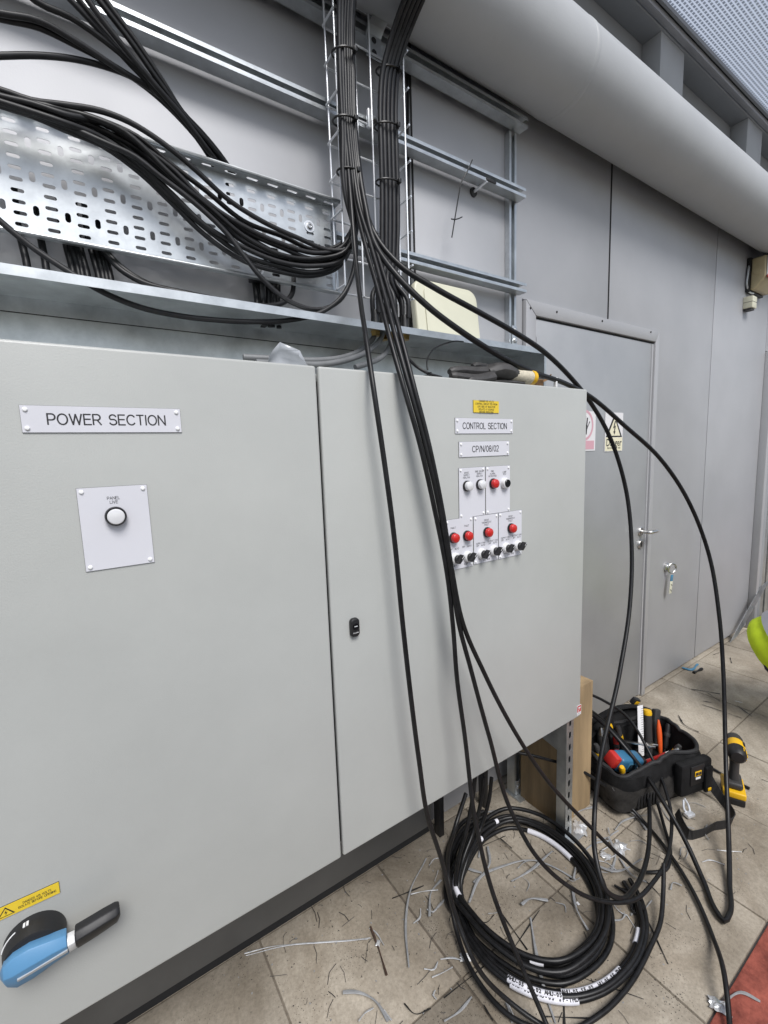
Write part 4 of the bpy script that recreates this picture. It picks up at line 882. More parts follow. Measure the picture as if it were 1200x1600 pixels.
for i in range(7):
    s = 1.0+.030*i+(.02 if i > 4 else 0); ph = random.uniform(0, 6.28)
    pts = []
    for k, p in enumerate(cin):
        e = s+.022*math.sin(k*.9+ph); q = cm+(p-cm)*e; q.z = .010+.0165*(i % 3)+.003*math.sin(k*1.3+ph)+(.012 if i % 2 else 0)*.5
        pts.append(q)
    MB().tube(spline(pts, .012, True), .0077, 10, True).build('turn', M['cable'], coil)
# second, looser set of turns with long labels
outer = thing('loose_coil', 'loose outer cable turns carrying long white printed labels', 'cable coil', (1.0, .75, 0))
pxo = [(978, 1376), (996, 1410), (1003, 1445), (996, 1482), (972, 1518), (935, 1545), (890, 1556), (845, 1550), (800, 1530), (762, 1500), (735, 1462), (718, 1425), (706, 1385), (703, 1350), (712, 1318), (730, 1292), (760, 1275)]
OUT = []
for i in range(3):
    pts = []
    for k, (x, y) in enumerate(pxo):
        dx = (x-850)/150; dy = (y-1420)/140
        p = at(x+dx*(5.5*i-4), y+dy*(6.0*i-4)+random.uniform(-1, 1), Z=.012+.006*((i*2) % 3))
        pts.append(p)
    if i == 1: pts = [at(1004, 1424, Z=.02)]+pts[1:]
    S = spline(pts, .010); OUT.append(S)
    MB().tube(S, .0076, 10).build('turn', M['cable'], outer)
def wrap(S, px0, px1, r, txt=None, parent=None, name='label_sleeve'):
    def near(px): 
        q = at(px[0], px[1], Z=.02); return min(range(len(S)), key=lambda k: (S[k]-q).length)
    i0, i1 = sorted((near(px0), near(px1))); seg = S[i0:i1+1]
    if i1-i0 > len(S)/2: seg = S[i1:]+S[:i0+1]
    if len(seg) < 2: seg = S[i0:i0+3]
    o = MB().tube(seg, r, 12).build(name, M['wrap'], parent)
    if txt:
        # print each character along the sleeve on its upper side
        Ls = [0]
        for a, b in zip(seg, seg[1:]): Ls.append(Ls[-1]+(b-a).length)
        n = len(txt)
        for c, ch in enumerate(txt):
            if ch == ' ': continue
            d = Ls[-1]*(c+.5)/n; k = max(j for j in range(len(seg)-1) if Ls[j] <= d); tt = (d-Ls[k])/(Ls[k+1]-Ls[k]); p = seg[k].lerp(seg[k+1], tt)
            t = (seg[k+1]-seg[k]).normalized(); t.z = 0; t.normalize()
            if t.x < 0: t = -t
            nrm = Vector((0, -.45, .89)); nrm = (nrm-t*nrm.dot(t)).normalized(); v = nrm.cross(t)
            Mm = Matrix((t, v, nrm)).transposed().to_4x4(); Mm.translation = p+nrm*(r+.0003)
            cc = ch if seg[0].x < seg[-1].x else txt[n-1-c]
            link('lettering', text_mesh(cc, .012, M['ink'], Mm, bold=.0006), o)
    return o
wrap(OUT[1], (792, 1527), (876, 1555), .0092, 'AHU-05-SF-02 AHU-05', outer)
wrap(OUT[2], (796, 1534), (905, 1562), .0092, 'AHU-05 AHU-05-SF-THD', outer)
wrap(OUT[0], (880, 1553), (976, 1516), .0092, 'AHU-05-SF-02 AHU-05-SF-THD', outer)
wrap(OUT[0], (1004, 1450), (1000, 1474), .0095, None, outer)
rings = [c for c in coil.children]
def ringS(i): return [v.co.copy() for v in rings[i].data.vertices]
def ringline(i):
    vs = rings[i].data.vertices; n = len(vs)//10
    return [sum((vs[k*10+j].co for j in range(10)), Vector())/10 for k in range(n)]
for i, p0, p1 in ((3, (714, 1345), (712, 1362)), (2, (716, 1375), (721, 1408)), (4, (708, 1370), (712, 1395)), (1, (829, 1498), (850, 1507)), (2, (768, 1288), (774, 1285)), (4, (828, 1284), (836, 1288)), (1, (734, 1310), (738, 1305)), (0, (824, 1296), (884, 1330)), (0, (884, 1330), (893, 1338))):
    wrap(ringline(i), p0, p1, .0094, None, coil)

# ================================================================== UNDER THE CABINET
tp = thing('timber_post', 'short square timber post propping the right end of the cabinet', 'post', (1.58, 1.08, 0))
MB().box(1.462, 1.665, .985, 1.19, 0, .566).build('post', M['timber'], tp, .004)
lg = thing('slotted_leg', 'slotted galvanised strut leg in front of the timber post', 'leg', (1.44, .95, 0))
LX0, LX1, LY0, LY1 = 1.417, 1.459, .938, .979
Hl = .5225; holes = [slot(.0205, .03+.05*k, .028, .012, True) for k in range(10)]
flat_sheet('slotted_face', [(0, 0), (.042, 0), (.042, Hl), (0, Hl)], holes, .0025, M['galvd'], facing((LX0, LY0+.0013, .008)), lg)
MB().box(LX0, LX0+.0025, LY0+.0028, LY1, .008, .53).build('side', M['galvd'], lg); MB().box(LX1-.0025, LX1, LY0+.0028, LY1, .008, .53).build('side', M['galvd'], lg)
MB().box(LX0+.003, LX1-.003, LY1-.002, LY1, .008, .53).build('inner_back', M['dark'], lg)
MB().box(LX0-.01, LX1+.06, LY0-.03, LY1+.05, .001, .007).build('base_plate', M['galv'], lg, .001)
lg2 = thing('rear_strut_support', 'rear galvanised strut leg with bolted base plate under the cabinet', 'leg', (1.45, 1.2, 0))
q = at(803, 1238, Z=0); RX, RY = q.x, q.y
MB().box(RX-.02, RX-.0175, RY-.02, RY+.021, .008, .534).build('side', M['galvd'], lg2); MB().box(RX+.0175, RX+.02, RY-.02, RY+.021, .008, .534).build('side', M['galvd'], lg2)
MB().box(RX-.017, RX+.017, RY+.0185, RY+.021, .008, .534).build('back', M['galvd'], lg2)
MB().box(RX-.017, RX-.008, RY-.02, RY-.0175, .008, .534).build('lip', M['galvd'], lg2); MB().box(RX+.008, RX+.017, RY-.02, RY-.0175, .008, .534).build('lip', M['galvd'], lg2)
MB().box(RX-.03, RX+.075, RY-.06, RY+.03, .001, .007).build('base_plate', M['galv'], lg2, .001)
MB().box(RX-.016, RX+.016, RY-.0235, RY-.0205, .009, .07).build('foot_bracket', M['galv'], lg2, .001)
MB().lathe([(.009, 0), (.009, .007), (0, .008)], facing((RX, RY-.0235, .045)), 6, False).build('bolt', M['steel'], lg2)
arm = thing('cantilever_arm', 'galvanised bracket arm joining the two strut legs', 'bracket', (1.43, 1.1, .3))
MB().box(1.420, 1.458, LY1+.0005, 1.20, .440, .446).build('top_web', M['galvd'], arm); 
MB().prism([(LY1, .439), (1.20, .439), (1.20, .405), (LY1, .36)], -1.424, -1.420, Matrix(((0, -1, 0, 0), (1, 0, 0, 0), (0, 0, 1, 0), (0, 0, 0, 1)))).build('side_web', M['galvd'], arm)
for i, px in enumerate((684, 760)):
    q = at(px, 1300 if i == 0 else 1262, Z=0)
    o = MB().box(q.x-.012, q.x+.012, 1.235, 1.27, 0, .53); tag(o.build('rear_support', M['black'], None, .002), ('left' if i == 0 else 'right')+' thin black support post in the dark behind the coil', 'post')
q = at(686, 1240, Z=.2); 
bxp = at(682, 620, Y=1.2)
wb = at(688, 1210, Y=1.2)

# ================================================================== ON TOP OF THE CABINET
gz = CZ1+.001
cv = thing('cream_cover', 'cream plastic enclosure cover leaning on the wall above the trunking', 'cover', (1.1, 1.24, TZ))
a = at(647, 431, Y=1.245); b = at(746, 447, Y=1.245)
w2, h2 = (b.x-a.x)/2, (a.z-TZ-.002)/2
Mt = Matrix.Translation(((a.x+b.x)/2, 1.235, TZ+.003)) @ Matrix.Rotation(R(-7), 4, 'X')
MB().prism([(x, z+h2) for x, z in rrect(w2, h2, .042)], -.012, .020, Mt).build('shell', M['cream'], cv, .008, 3)
MB().prism([(x+.012, z+h2) for x, z in rrect(w2-.026, h2-.02, .03)], -.0165, -.0122, Mt).build('face', M['cream'], cv, .003, 2)

gl = thing('work_glove', 'dirty grey rubber work glove with cream knitted cuff on the cabinet', 'glove', (1.15, .97, gz))
def gp(px, py, d=.955): return at(px, py, Y=d)
palm = [gp(722, 583, .965), gp(745, 584, .955), gp(770, 583, .955), gp(793, 584, .955), gp(806, 588, .955)]
def blob(mb, pts, r0, flat=.75, n=12): 
    S = spline(pts, .008); mb.tube(S, .01, n, rfun=lambda t: r0(t), flat=flat)
lower = Vector((0, 0, 0))
g = MB()
blob(g, [gp(758, 584), gp(775, 580), gp(792, 583), gp(806, 587)], lambda t: .024+.012*math.sin(math.pi*min(1, t*1.1)))
for (pts, r) in (([(765, 581, .955), (740, 581, .95), (718, 579, .945), (702, 581, .945)], .0155), ([(768, 588, .94), (745, 592, .935), (722, 590, .93), (704, 587, .932)], .0145), ([(772, 578, .97), (752, 574, .98), (742, 572, .985), (737, 575, .99)], .0135), ([(770, 590, .93), (748, 594, .925), (730, 594, .925)], .0135)):
    S = [gp(*q) for q in pts]; blob(g, S, lambda t, r=r: r*(1.15-.25*t)*(1 if t < .97 else .6), .9, 10)
g.build('rubber_body', M['latex'], gl)
cu = MB(); blob(cu, [gp(792, 586), gp(806, 588), gp(818, 590), gp(826, 591)], lambda t: .023+.007*t, .8, 14); cu.build('knitted_cuff', M['knit'], gl)
hm = MB(); e0, e1_ = gp(824, 590.5), gp(829, 591.5); d = (e1_-e0).normalized()
hm.tube([e0, e1_], .0312, 14, flat=.8); hm.build('yellow_hem', M['toolyellow'], gl)
g2 = thing('second_glove', 'second dark work glove lying underneath the first on the cabinet', 'glove', (1.1, .95, gz))
m = MB(); blob(m, [gp(735, 598, .95), gp(765, 598, .95), gp(795, 598, .95), gp(815, 600, .95)], lambda t: .016-.002*abs(t-.5), .55); m.build('rubber_body', M['latex'], g2)
cb = thing('card_box', 'small brown card packet beside the glove cuff', 'packet', (1.3, 1.0, gz))
p = gp(833, 594, .99); MB().box(p.x-.008, p.x+.028, .97, 1.03, gz, gz+.034).build('packet', M['card'], cb, .002)
p = gp(840, 585, 1.02); MB().prism([(p.x, gz+.03), (p.x+.045, gz+.045), (p.x+.05, gz+.062), (p.x+.01, gz+.04)], 1.0, 1.004).build('torn_flap', M['card'], cb)
tn = tag(MB().box(p.x+.012, p.x+.02, .955, .965, gz, gz+.042).build('white_clip', M['white'], None, .001), 'small white plastic clip standing beside the card packet', 'clip')
# polythene bags
def crumple(name, label, base, tips, m):
    vs = []; fs = []
    rows = len(base); n = 5
    for i in range(rows):
        for j in range(n):
            t = j/(n-1); p = Vector(base[i]).lerp(Vector(tips[i]), t); vs.append(p+Vector((random.uniform(-.003, .003), random.uniform(-.006, .006)+.02*math.sin(t*3+i), random.uniform(-.002, .002)*(t > 0))))
    for i in range(rows-1):
        for j in range(n-1): fs.append((i*n+j, i*n+j+1, (i+1)*n+j+1, (i+1)*n+j))
    mb = MB(); mb.add(vs, fs, True); o = mb.build(name, m)
    sd_ = o.modifiers.new('thickness', 'SOLIDIFY'); sd_.thickness = .0012
    return tag(o, label, 'bag')
a, b = at(422, 563, Y=.98), at(482, 570, Y=.98); t1, t2 = at(434, 537, Y=.99), at(462, 552, Y=.985)
crumple('polythene_bag', 'clear polythene bag standing up on the left cabinet top', [(a.x, .98, gz), (a.x*.7+b.x*.3, .96, gz), (a.x*.35+b.x*.65, .97, gz), (b.x, .98, gz)], [(t1.x-.012, .995, t1.z-.012), t1, t2, (b.x-.005, .98, gz+.005)], M['poly'])
a, b = at(545, 574, Y=1.0), at(612, 580, Y=1.0)
crumple('plastic_wrapping', 'flat clear plastic wrapping lying behind the hanging cables', [(a.x, .95, gz+.002), ((a.x+b.x)/2, .95, gz+.004), (b.x, .95, gz+.002)], [(a.x+.02, 1.05, gz+.012), ((a.x+b.x)/2, 1.06, gz+.03), (b.x-.01, 1.05, gz+.006)], M['poly'])
# offcut ties heap
for i in range(13):
    p = gp(random.uniform(655, 690), 586, random.uniform(.93, 1.0)); a = random.uniform(0, 3.14); Lh = random.uniform(.025, .06)
    q = Vector((p.x, p.y, gz+random.uniform(.002, .016))); d = Vector((math.cos(a), math.sin(a)*.5, random.uniform(-.05, .35)))*Lh*.5
    q.z = max(q.z, gz+.002+abs(d.z))
    tag(MB().tube([q-d, q, q+d], .0017, 6).build('tie_offcut', M['tie']), 'black cable tie offcut in the small heap on the cabinet top', 'offcut', 'offcut heap on the cabinet')
cable([(668, 578, 1.0), (667, 566, 1.01), (675, 548, 1.03), (692, 538, 1.05), (712, 533, 1.06), (724, 534, 1.07)], .0022, 'thin black wire arching up over the offcut heap', None)
cable([(640, 562, 1.0), (650, 572, .97), (668, 583, .95), (690, 590, .94)], .0042, 'short black cable end lying across the offcut heap', None)

# threaded rod, tie on the middle rail, bundle ties
p = at(739, 301, Y=WY); rd_ = thing('threaded_rod', 'threaded rod sticking out of a black wall grommet', 'rod', (p.x, WY, p.z))
MB().lathe([(.017, 0), (.016, .006), (.010, .008), (0, .008)], facing((p.x, WY, p.z)), 20).build('grommet', M['black'], rd_)
e = at(757, 293, Y=1.24); MB().tube([(p.x, WY-.004, p.z), (p.x+.004, 1.235, p.z+.010)], .0055, 10).build('rod', M['zinc'], rd_)
MB().box(p.x+.0, p.x+.05, 1.232, 1.25, p.z+.010, p.z+.02).build('clip', M['black'], rd_, .002)
cable([(738, 250, 1.225), (730, 268, 1.22), (721, 285, 1.225), (716, 310, 1.23), (711, 340, 1.235), (706, 371, 1.24)], .0022, 'thin black cable tie hanging from the middle rail', None, 'tie', cat='cable tie', name='cable_tie')
cable([(722, 339, 1.235), (711, 343, 1.233), (705, 342, 1.235)], .0020, 'short cross end of the hanging cable tie', None, 'tie', cat='cable tie', name='cable_tie')
def band(cx, y, w, d, label, dyr=.05):
    l, r = at(cx-w, y-2, Y=d-.012), at(cx+w, y+6, Y=d-.012)
    c = (l+r)/2; rx = (r-l).length/2; n = 24
    pts = [Vector((c.x+rx*math.cos(t), c.y+.012+.024*math.sin(t), c.z+(l.z-r.z)*-.5*math.cos(t))) for t in [2*math.pi*k/n for k in range(n)]]
    o = thing('cable_tie', label, 'cable tie', c, 'ties round the vertical bundles')
    MB().tube(pts, .0028, 6, True).build('strap', M['tie'], o)
    MB().box(c.x+rx*.6-.004, c.x+rx*.6+.005, c.y-.020, c.y-.006, c.z-.006, c.z+.006).build('head', M['tie'], o, .001)
for cx, y, w, nm in ((540, 76, 16.5, 'highest'), (541, 183, 16.5, 'middle'), (546, 264, 15, 'lowest')): band(cx, y, w, 1.15, nm+' black tie round the left vertical bundle')
for cx, y, w, nm in ((610, 105, 17, 'highest'), (607, 193, 17, 'middle'), (609, 281, 17, 'lowest')): band(cx, y, w, 1.18, nm+' black tie round the right vertical bundle')

# ================================================================== TOOL BAG
bg_ = thing('tool_bag', 'open black canvas tool bag full of hand tools on the paving', 'tool bag', (1.95, .92, 0))
BC = Vector((1.955, .930, 0)); BR = Matrix.Translation(BC) @ Matrix.Rotation(R(-16), 4, 'Z')
from mathutils import noise as mnoise
def rr(wx, wy, r, z, n=5, sag=None, N=84, amp=.017):
    out = []
    for cx, cy, a0 in ((wx-r, wy-r, 0), (-wx+r, wy-r, 90), (-wx+r, -wy+r, 180), (wx-r, -wy+r, 270)):
        for k in range(n+1):
            t = R(a0+90*k/n); out.append(Vector((cx+r*math.cos(t), cy+r*math.sin(t), 0)))
    ln = [0]
    for p, q in zip(out, out[1:]+out[:1]): ln.append(ln[-1]+(q-p).length)
    res = []
    for i in range(N):
        d = ln[-1]*i/N; k = max(j for j in range(len(out)) if ln[j] <= d+1e-9); p = out[k].lerp(out[(k+1) % len(out)], (d-ln[k])/max(1e-9, ln[k+1]-ln[k]))
        nz = mnoise.noise_vector(Vector((p.x*11, p.y*11, z*9)))+.5*mnoise.noise_vector(Vector((p.x*26, p.y*26, z*22)))
        q = p+Vector((nz.x, nz.y, 0))*amp*(0 if z < .004 else 1)
        res.append(BR @ Vector((q.x, q.y, z+(sag(p.x, p.y)+nz.z*.006 if sag else 0))))
    return res
sg_ = lambda x, y: .010*math.sin(x*13+1)+.010*math.cos(y*14)+.20*min(0, x+.06)-(.014 if y < 0 else 0)
BWX, BWY, BH = .245, .135, .215
shell = MB().loft([rr(BWX-.02, BWY-.015, .05, 0), rr(BWX-.004, BWY-.004, .05, .02), rr(BWX+.004, BWY+.006, .055, .10), rr(BWX-.004, BWY, .05, .17), rr(BWX-.012, BWY-.01, .05, BH, sag=sg_), rr(BWX-.020, BWY-.018, .045, BH+.002, sag=sg_), rr(BWX-.024, BWY-.022, .045, .12), rr(BWX-.03, BWY-.03, .045, .06)], True).build('bag_body', M['canvas'], bg_)
band_ = MB().loft([rr(BWX+.006, BWY+.008, .055, .03), rr(BWX+.009, BWY+.010, .055, .055), rr(BWX+.010, BWY+.011, .055, .10), rr(BWX+.0065, BWY+.008, .055, .125)], False).build('grey_band', M['canvas2'], bg_)
rim = spline(rr(BWX-.014, BWY-.012, .05, BH+.003, sag=sg_), .02, True)
MB().tube(rim, .0085, 8, True).build('rim_binding', M['webbing'], bg_)
# back flap standing up with a curled top
fl = MB(); secs = []
for k in range(9):
    x = -.215+.43*k/8; hgt = .075*math.sin(math.pi*(k+.6)/9.2)+.015
    secs.append([BR @ Vector((x, BWY-.018, BH-.01)), BR @ Vector((x*.98, BWY+.01, BH+hgt*.6)), BR @ Vector((x*.94, BWY-.004, BH+hgt)), BR @ Vector((x*.92, BWY-.03, BH+hgt*1.02)), BR @ Vector((x*.92, BWY-.032, BH+hgt*.94)), BR @ Vector((x*.96, BWY-.002, BH+hgt*.6)), BR @ Vector((x, BWY-.026, BH-.01))])
fl.loft(secs); fl.build('back_flap', M['canvas'], bg_)
# front pocket with patch
def bb(x0, x1, y0, y1, z0, z1, name, m, bev=.004, par=bg_, tilt=0): 
    return MB().box(x0, x1, y0, y1, z0, z1, BR @ Matrix.Rotation(tilt, 4, 'Y') if tilt else BR).build(name, M[m], par, bev)
pk = bb(.03, .205, -BWY-.045, -BWY-.004, .05, .195, 'front_pocket', 'canvas', .014)
bb(.075, .150, -BWY-.0500, -BWY-.0455, .10, .185, 'pocket_flap', 'black', .003, pk)
pt_ = bb(.094, .130, -BWY-.0530, -BWY-.0505, .140, .162, 'yellow_badge', 'toolyellow', .001, pk)
bb(.097, .112, -BWY-.0540, -BWY-.0532, .145, .158, 'badge_mark', 'ink', .0, pk); bb(.115, .127, -BWY-.0540, -BWY-.0532, .145, .158, 'badge_mark', 'ink', .0, pk)
bb(.099, .126, -BWY-.0530, -BWY-.0507, .126, .134, 'white_print', 'paper', .0005, pk)
bb(.150, .190, -BWY-.06, -BWY-.046, .055, .17, 'clip_holster', 'canvas', .006, pk); bb(.160, .178, -BWY-.0635, -BWY-.0605, .065, .078, 'yellow_tag', 'toolyellow', .001, pk)
for k in range(7): bb(-.165+.016*k, -.157+.016*k, -BWY-.0145, -BWY-.0112, .035, .095, 'webbing_loop', 'webbing', .001)
MB().tube([BR @ Vector(p) for p in ((-.246, -.095, .118), (-.245, -.105, .110))], .004, 8).build('zip_pull', M['grip'], bg_)
# strap with snap hook
hk = [BR @ Vector(p) for p in ((.045, -BWY-.048, .055), (.05, -BWY-.065, .03), (.035, -BWY-.08, .012), (.025, -BWY-.07, .02), (.038, -BWY-.05, .05))]
MB().tube(spline(hk, .006), .0042, 8).build('snap_hook', M['zinc'], bg_)
def strap(pts, wv, name, m, parent):
    S = spline(pts, .015); mb = MB(); secs = []
    for i, p in enumerate(S):
        t = (S[min(i+1, len(S)-1)]-S[max(i-1, 0)]).normalized(); up = Vector(wv); s = (up-t*up.dot(t)).normalized()*.019; nn = t.cross(s).normalized()*.0016
        secs.append([p-s-nn, p+s-nn, p+s+nn, p-s+nn])
    return mb.loft(secs, True, False).build(name, M[m], parent)
st = [at(1058, 1268, Z=.03), at(1066, 1290, Z=.022), at(1076, 1304, Z=.02), at(1095, 1302, Z=.02), at(1120, 1290, Z=.022), at(1135, 1288, Z=.02), at(1146, 1278, Z=.02), at(1138, 1262, Z=.02), at(1125, 1245, Z=.03), at(1110, 1222, Z=.07), at(1102, 1205, Z=.12), at(1092, 1190, Z=.16)]
strap(st, (.3, -.2, 1), 'shoulder_strap', 'webbing', bg_)
bb(.012, .050, -BWY-.096, -BWY-.072, .006, .020, 'buckle', 'zinc', .003)

# tools in the bag
def tool(name, label, cat): return thing(name, label, cat, BC+Vector((0, 0, .1)))
def lean(x, y, z, rx, ry): return BR @ Matrix.Translation((x, y, z)) @ Matrix.Rotation(rx, 4, 'X') @ Matrix.Rotation(ry, 4, 'Y')
t = tool('multi_tool', 'blue and red power tool lying in the left of the tool bag', 'power tool')
m_ = lean(-.10, -.02, .15, R(18), R(20))
MB().box(-.075, .075, -.032, .032, -.04, .035, m_).build('body', M['toolblue'], t, .014, 3); MB().box(-.112, -.0755, -.026, .026, -.02, .036, m_).build('red_nose', M['toolred'], t, .008)
MB().box(-.03, .035, -.0345, -.0325, -.015, .022, m_).build('vent_panel', M['bluebit'], t, .004)
for k in range(4): MB().box(-.02+.012*k, -.014+.012*k, -.0365, -.0347, -.010, .016, m_).build('vent_slot', M['black'], t)
MB().box(.0755, .10, -.026, .026, -.03, .028, m_).build('grip_end', M['grip'], t, .006)
t = tool('steel_rule', 'white steel rule standing upright in the tool bag', 'ruler'); m_ = lean(.045, .03, .10, R(-6), R(2))
MB().box(-.016, .016, -.001, .001, 0, .235, m_).build('blade', M['rivet'], t)
gm = MB()
for k in range(20): gm.box(.004 if k % 5 else -.002, .0155, -.0016, -.0011, .02+.0105*k, .0212+.0105*k, m_)
gm.build('graduations', M['ink'], t)
t = tool('screwdriver', 'large black handled tool with yellow end cap beside the rule', 'screwdriver'); m_ = lean(.105, .045, .09, R(-10), R(6))
MB().lathe([(.016, 0), (.019, .06), (.018, .12), (.020, .15), (.019, .175)], m_, 14).build('handle', M['grip'], t); MB().lathe([(.019, .1755), (.020, .185), (.017, .197), (0, .20)], m_, 14).build('end_cap', M['toolyellow'], t)
t = tool('orange_chisel', 'tool with an orange tipped handle at the right of the bag', 'chisel'); m_ = lean(.15, .02, .09, R(-16), R(10))
MB().lathe([(.008, 0), (.011, .05), (.012, .09), (.010, .12), (.004, .15)], m_, 12).build('handle', M['orange'], t); MB().lathe([(.009, -.06), (.009, -.001)], m_, 8).build('shank', M['grip'], t)
t = tool('grey_saw', 'dark grey tool sleeve leaning behind the orange handle', 'tool'); m_ = lean(.165, .075, .09, R(-8), R(14))
MB().box(-.018, .018, -.012, .012, 0, .175, m_).build('sleeve', M['grip'], t, .006)
t = tool('pliers', 'pliers with red and black grips in the middle of the bag', 'pliers'); m_ = lean(.045, -.045, .14, R(40), R(35))
for s_ in (-1, 1): MB().tube(spline([m_ @ Vector(p) for p in ((.004*s_, 0, .06), (.012*s_, 0, .03), (.022*s_, 0, -.03), (.020*s_, 0, -.08))], .01), .0085, 8).build('grip', M['toolred' if s_ < 0 else 'grip'], t)
MB().box(-.013, .013, -.006, .006, .055, .11, m_).build('jaw', M['steel'], t, .004)
t = tool('spray_can', 'small can with a shiny silver top at the back left of the bag', 'can'); m_ = lean(-.115, .075, .08, R(-6), R(-5))
MB().lathe([(.024, 0), (.024, .12), (.020, .135)], m_, 18).build('can', M['grip'], t); MB().lathe([(.0195, .1355), (.016, .15), (.010, .165), (0, .168)], m_, 18).build('silver_top', M['steel'], t)
t = tool('adjustable_spanner', 'shiny steel spanner lying across the tools in the bag', 'spanner'); m_ = lean(-.02, .02, .19, R(75), R(30))
MB().box(-.009, .009, -.004, .004, -.07, .05, m_).build('shaft', M['steel'], t, .003); MB().prism([(-.012, .05), (.012, .05), (.022, .075), (.010, .10), (.004, .08), (-.006, .08), (-.014, .095), (-.022, .075)], -.005, .005, m_).build('jaw', M['steel'], t, .001)
t = tool('marker_pen', 'yellow topped small tool poking up at the back of the bag', 'tool'); m_ = lean(-.055, .085, .09, R(-4), R(-8))
MB().lathe([(.011, 0), (.011, .12), (.010, .122)], m_, 12).build('barrel', M['grip'], t); MB().lathe([(.0115, .1225), (.0115, .15), (.008, .16), (0, .162)], m_, 12).build('yellow_cap', M['toolyellow'], t)
t = tool('tape_measure', 'yellow and black tape measure propped on the rear edge of the bag', 'tape measure'); m_ = lean(.125, BWY+.012, BH+.075, R(20), R(25))
MB().box(-.022, .022, -.012, .012, -.018, .018, m_).build('case', M['black'], t, .006); MB().box(-.015, .015, -.0135, -.0122, -.010, .010, m_).build('yellow_face', M['toolyellow'], t, .001)
t = tool('knife', 'white and red utility knife between the pliers and the rule', 'knife'); m_ = lean(.085, -.05, .14, R(35), R(-25))
MB().box(-.010, .010, -.007, .007, -.06, .05, m_).build('body', M['toolred'], t, .004); MB().box(-.008, .008, -.002, .002, .0505, .085, m_).build('blade', M['rivet'], t)

for i, (x, y, rx, ry, mm, cc, ln) in enumerate(((-.17, .03, -8, -14, 'grip', 'black', .13), (-.075, .05, -12, 6, 'toolred', 'black-tipped red', .12), (-.01, .075, -6, -10, 'grip', 'second black', .15), (.075, .085, 4, 12, 'black', 'stubby black', .15), (-.145, -.05, 14, -18, 'toolyellow', 'yellow', .10), (.13, -.03, 18, 16, 'grip', 'slanting dark', .11), (.0, -.06, 26, -8, 'orange', 'short orange', .10), (.185, .03, -10, 20, 'black', 'outermost black', .13))):
    t = tool('hand_tool', '%s handle packed among the tools in the bag' % cc, 'tool'); m_ = lean(x, y, .085, R(rx), R(ry))
    MB().lathe([(.004, -.02), (.004, .018), (.009, .02), (.0125, .04), (.0105, .06), (.013, ln-.012), (.009, ln), (0, ln+.001)], m_, 12).build('handle', M[mm], t)
    MB().lathe([(.0135, ln*.55), (.0142, ln*.58), (.0142, ln*.66), (.0135, ln*.69)], m_, 12).build('grip_ring', M['grip' if mm != 'grip' else 'toolyellow'], t)

# ================================================================== CORDLESS DRILL
q = at(1144, 1243, Z=0); dl = thing('cordless_driver', 'yellow and black cordless driver standing upright on its battery', 'drill', (q.x, q.y, 0))
DM = Matrix.Translation((q.x, q.y, 0)) @ Matrix.Rotation(R(24), 4, 'Z')     # local +X is the tool's nose
def db(x0, x1, y0, y1, z0, z1, name, m, bev, par=dl, tilt=0, seg=3):
    mm = DM @ Matrix.Translation((0, 0, z0)) @ Matrix.Rotation(tilt, 4, 'Y') @ Matrix.Translation((0, 0, -z0))
    return MB().box(x0, x1, y0, y1, z0, z1, mm).build(name, M[m], par, bev, seg)
bt = db(-.062, .052, -.038, .038, .001, .030, 'battery', 'black', .004)
db(-.064, .054, -.040, .040, .0305, .058, 'battery_top', 'toolyellow', .006)
db(-.046, .042, -.030, .030, .0585, .088, 'foot', 'grip', .010)
db(.030, .0425, -.012, .012, .075, .095, 'clip', 'toolyellow', .003)
hsec = []
for z, wx, wy, ox in ((.080, .024, .021, -.004), (.11, .021, .018, -.004), (.15, .020, .0175, -.002), (.178, .024, .020, .002), (.20, .034, .027, .006)):
    hsec.append([DM @ Vector((ox+wx*math.cos(t), wy*math.sin(t), z)) for t in [2*math.pi*k/16 for k in range(16)]])
MB().loft(hsec).build('handle', M['grip'], dl)
hz = .226; HD = DM @ Matrix.Translation((0, 0, hz)) @ Matrix.Rotation(R(90), 4, 'Y')
MB().lathe([(.0, -.078), (.022, -.077), (.031, -.066), (.0335, -.05), (.0335, -.024)], HD, 24).build('rear_cap', M['black'], dl)
MB().lathe([(.0325, -.0237), (.0340, -.02), (.0340, .016), (.0325, .022)], HD, 24).build('motor_housing', M['toolyellow'], dl)
MB().lathe([(.0325, .0223), (.0320, .050), (.0285, .068), (.020, .078), (.012, .092), (0, .092)], HD, 24).build('nose', M['grip'], dl)
for k in range(5):
    a_ = R(-140+25*k); 
    MB().tube([HD @ Vector((.0338*math.cos(a_), .0338*math.sin(a_), zz_)) for zz_ in (-.056, -.034)], .0022, 6).build('vent', M['toolyellow'], dl)
MB().tube([HD @ Vector((.0345*math.cos(R(230)), .0345*math.sin(R(230)), zz_)) for zz_ in (-.012, .012)], .0045, 6).build('nameplate', M['black'], dl)
db(.012, .026, -.008, .008, .165, .195, 'trigger', 'black', .004)

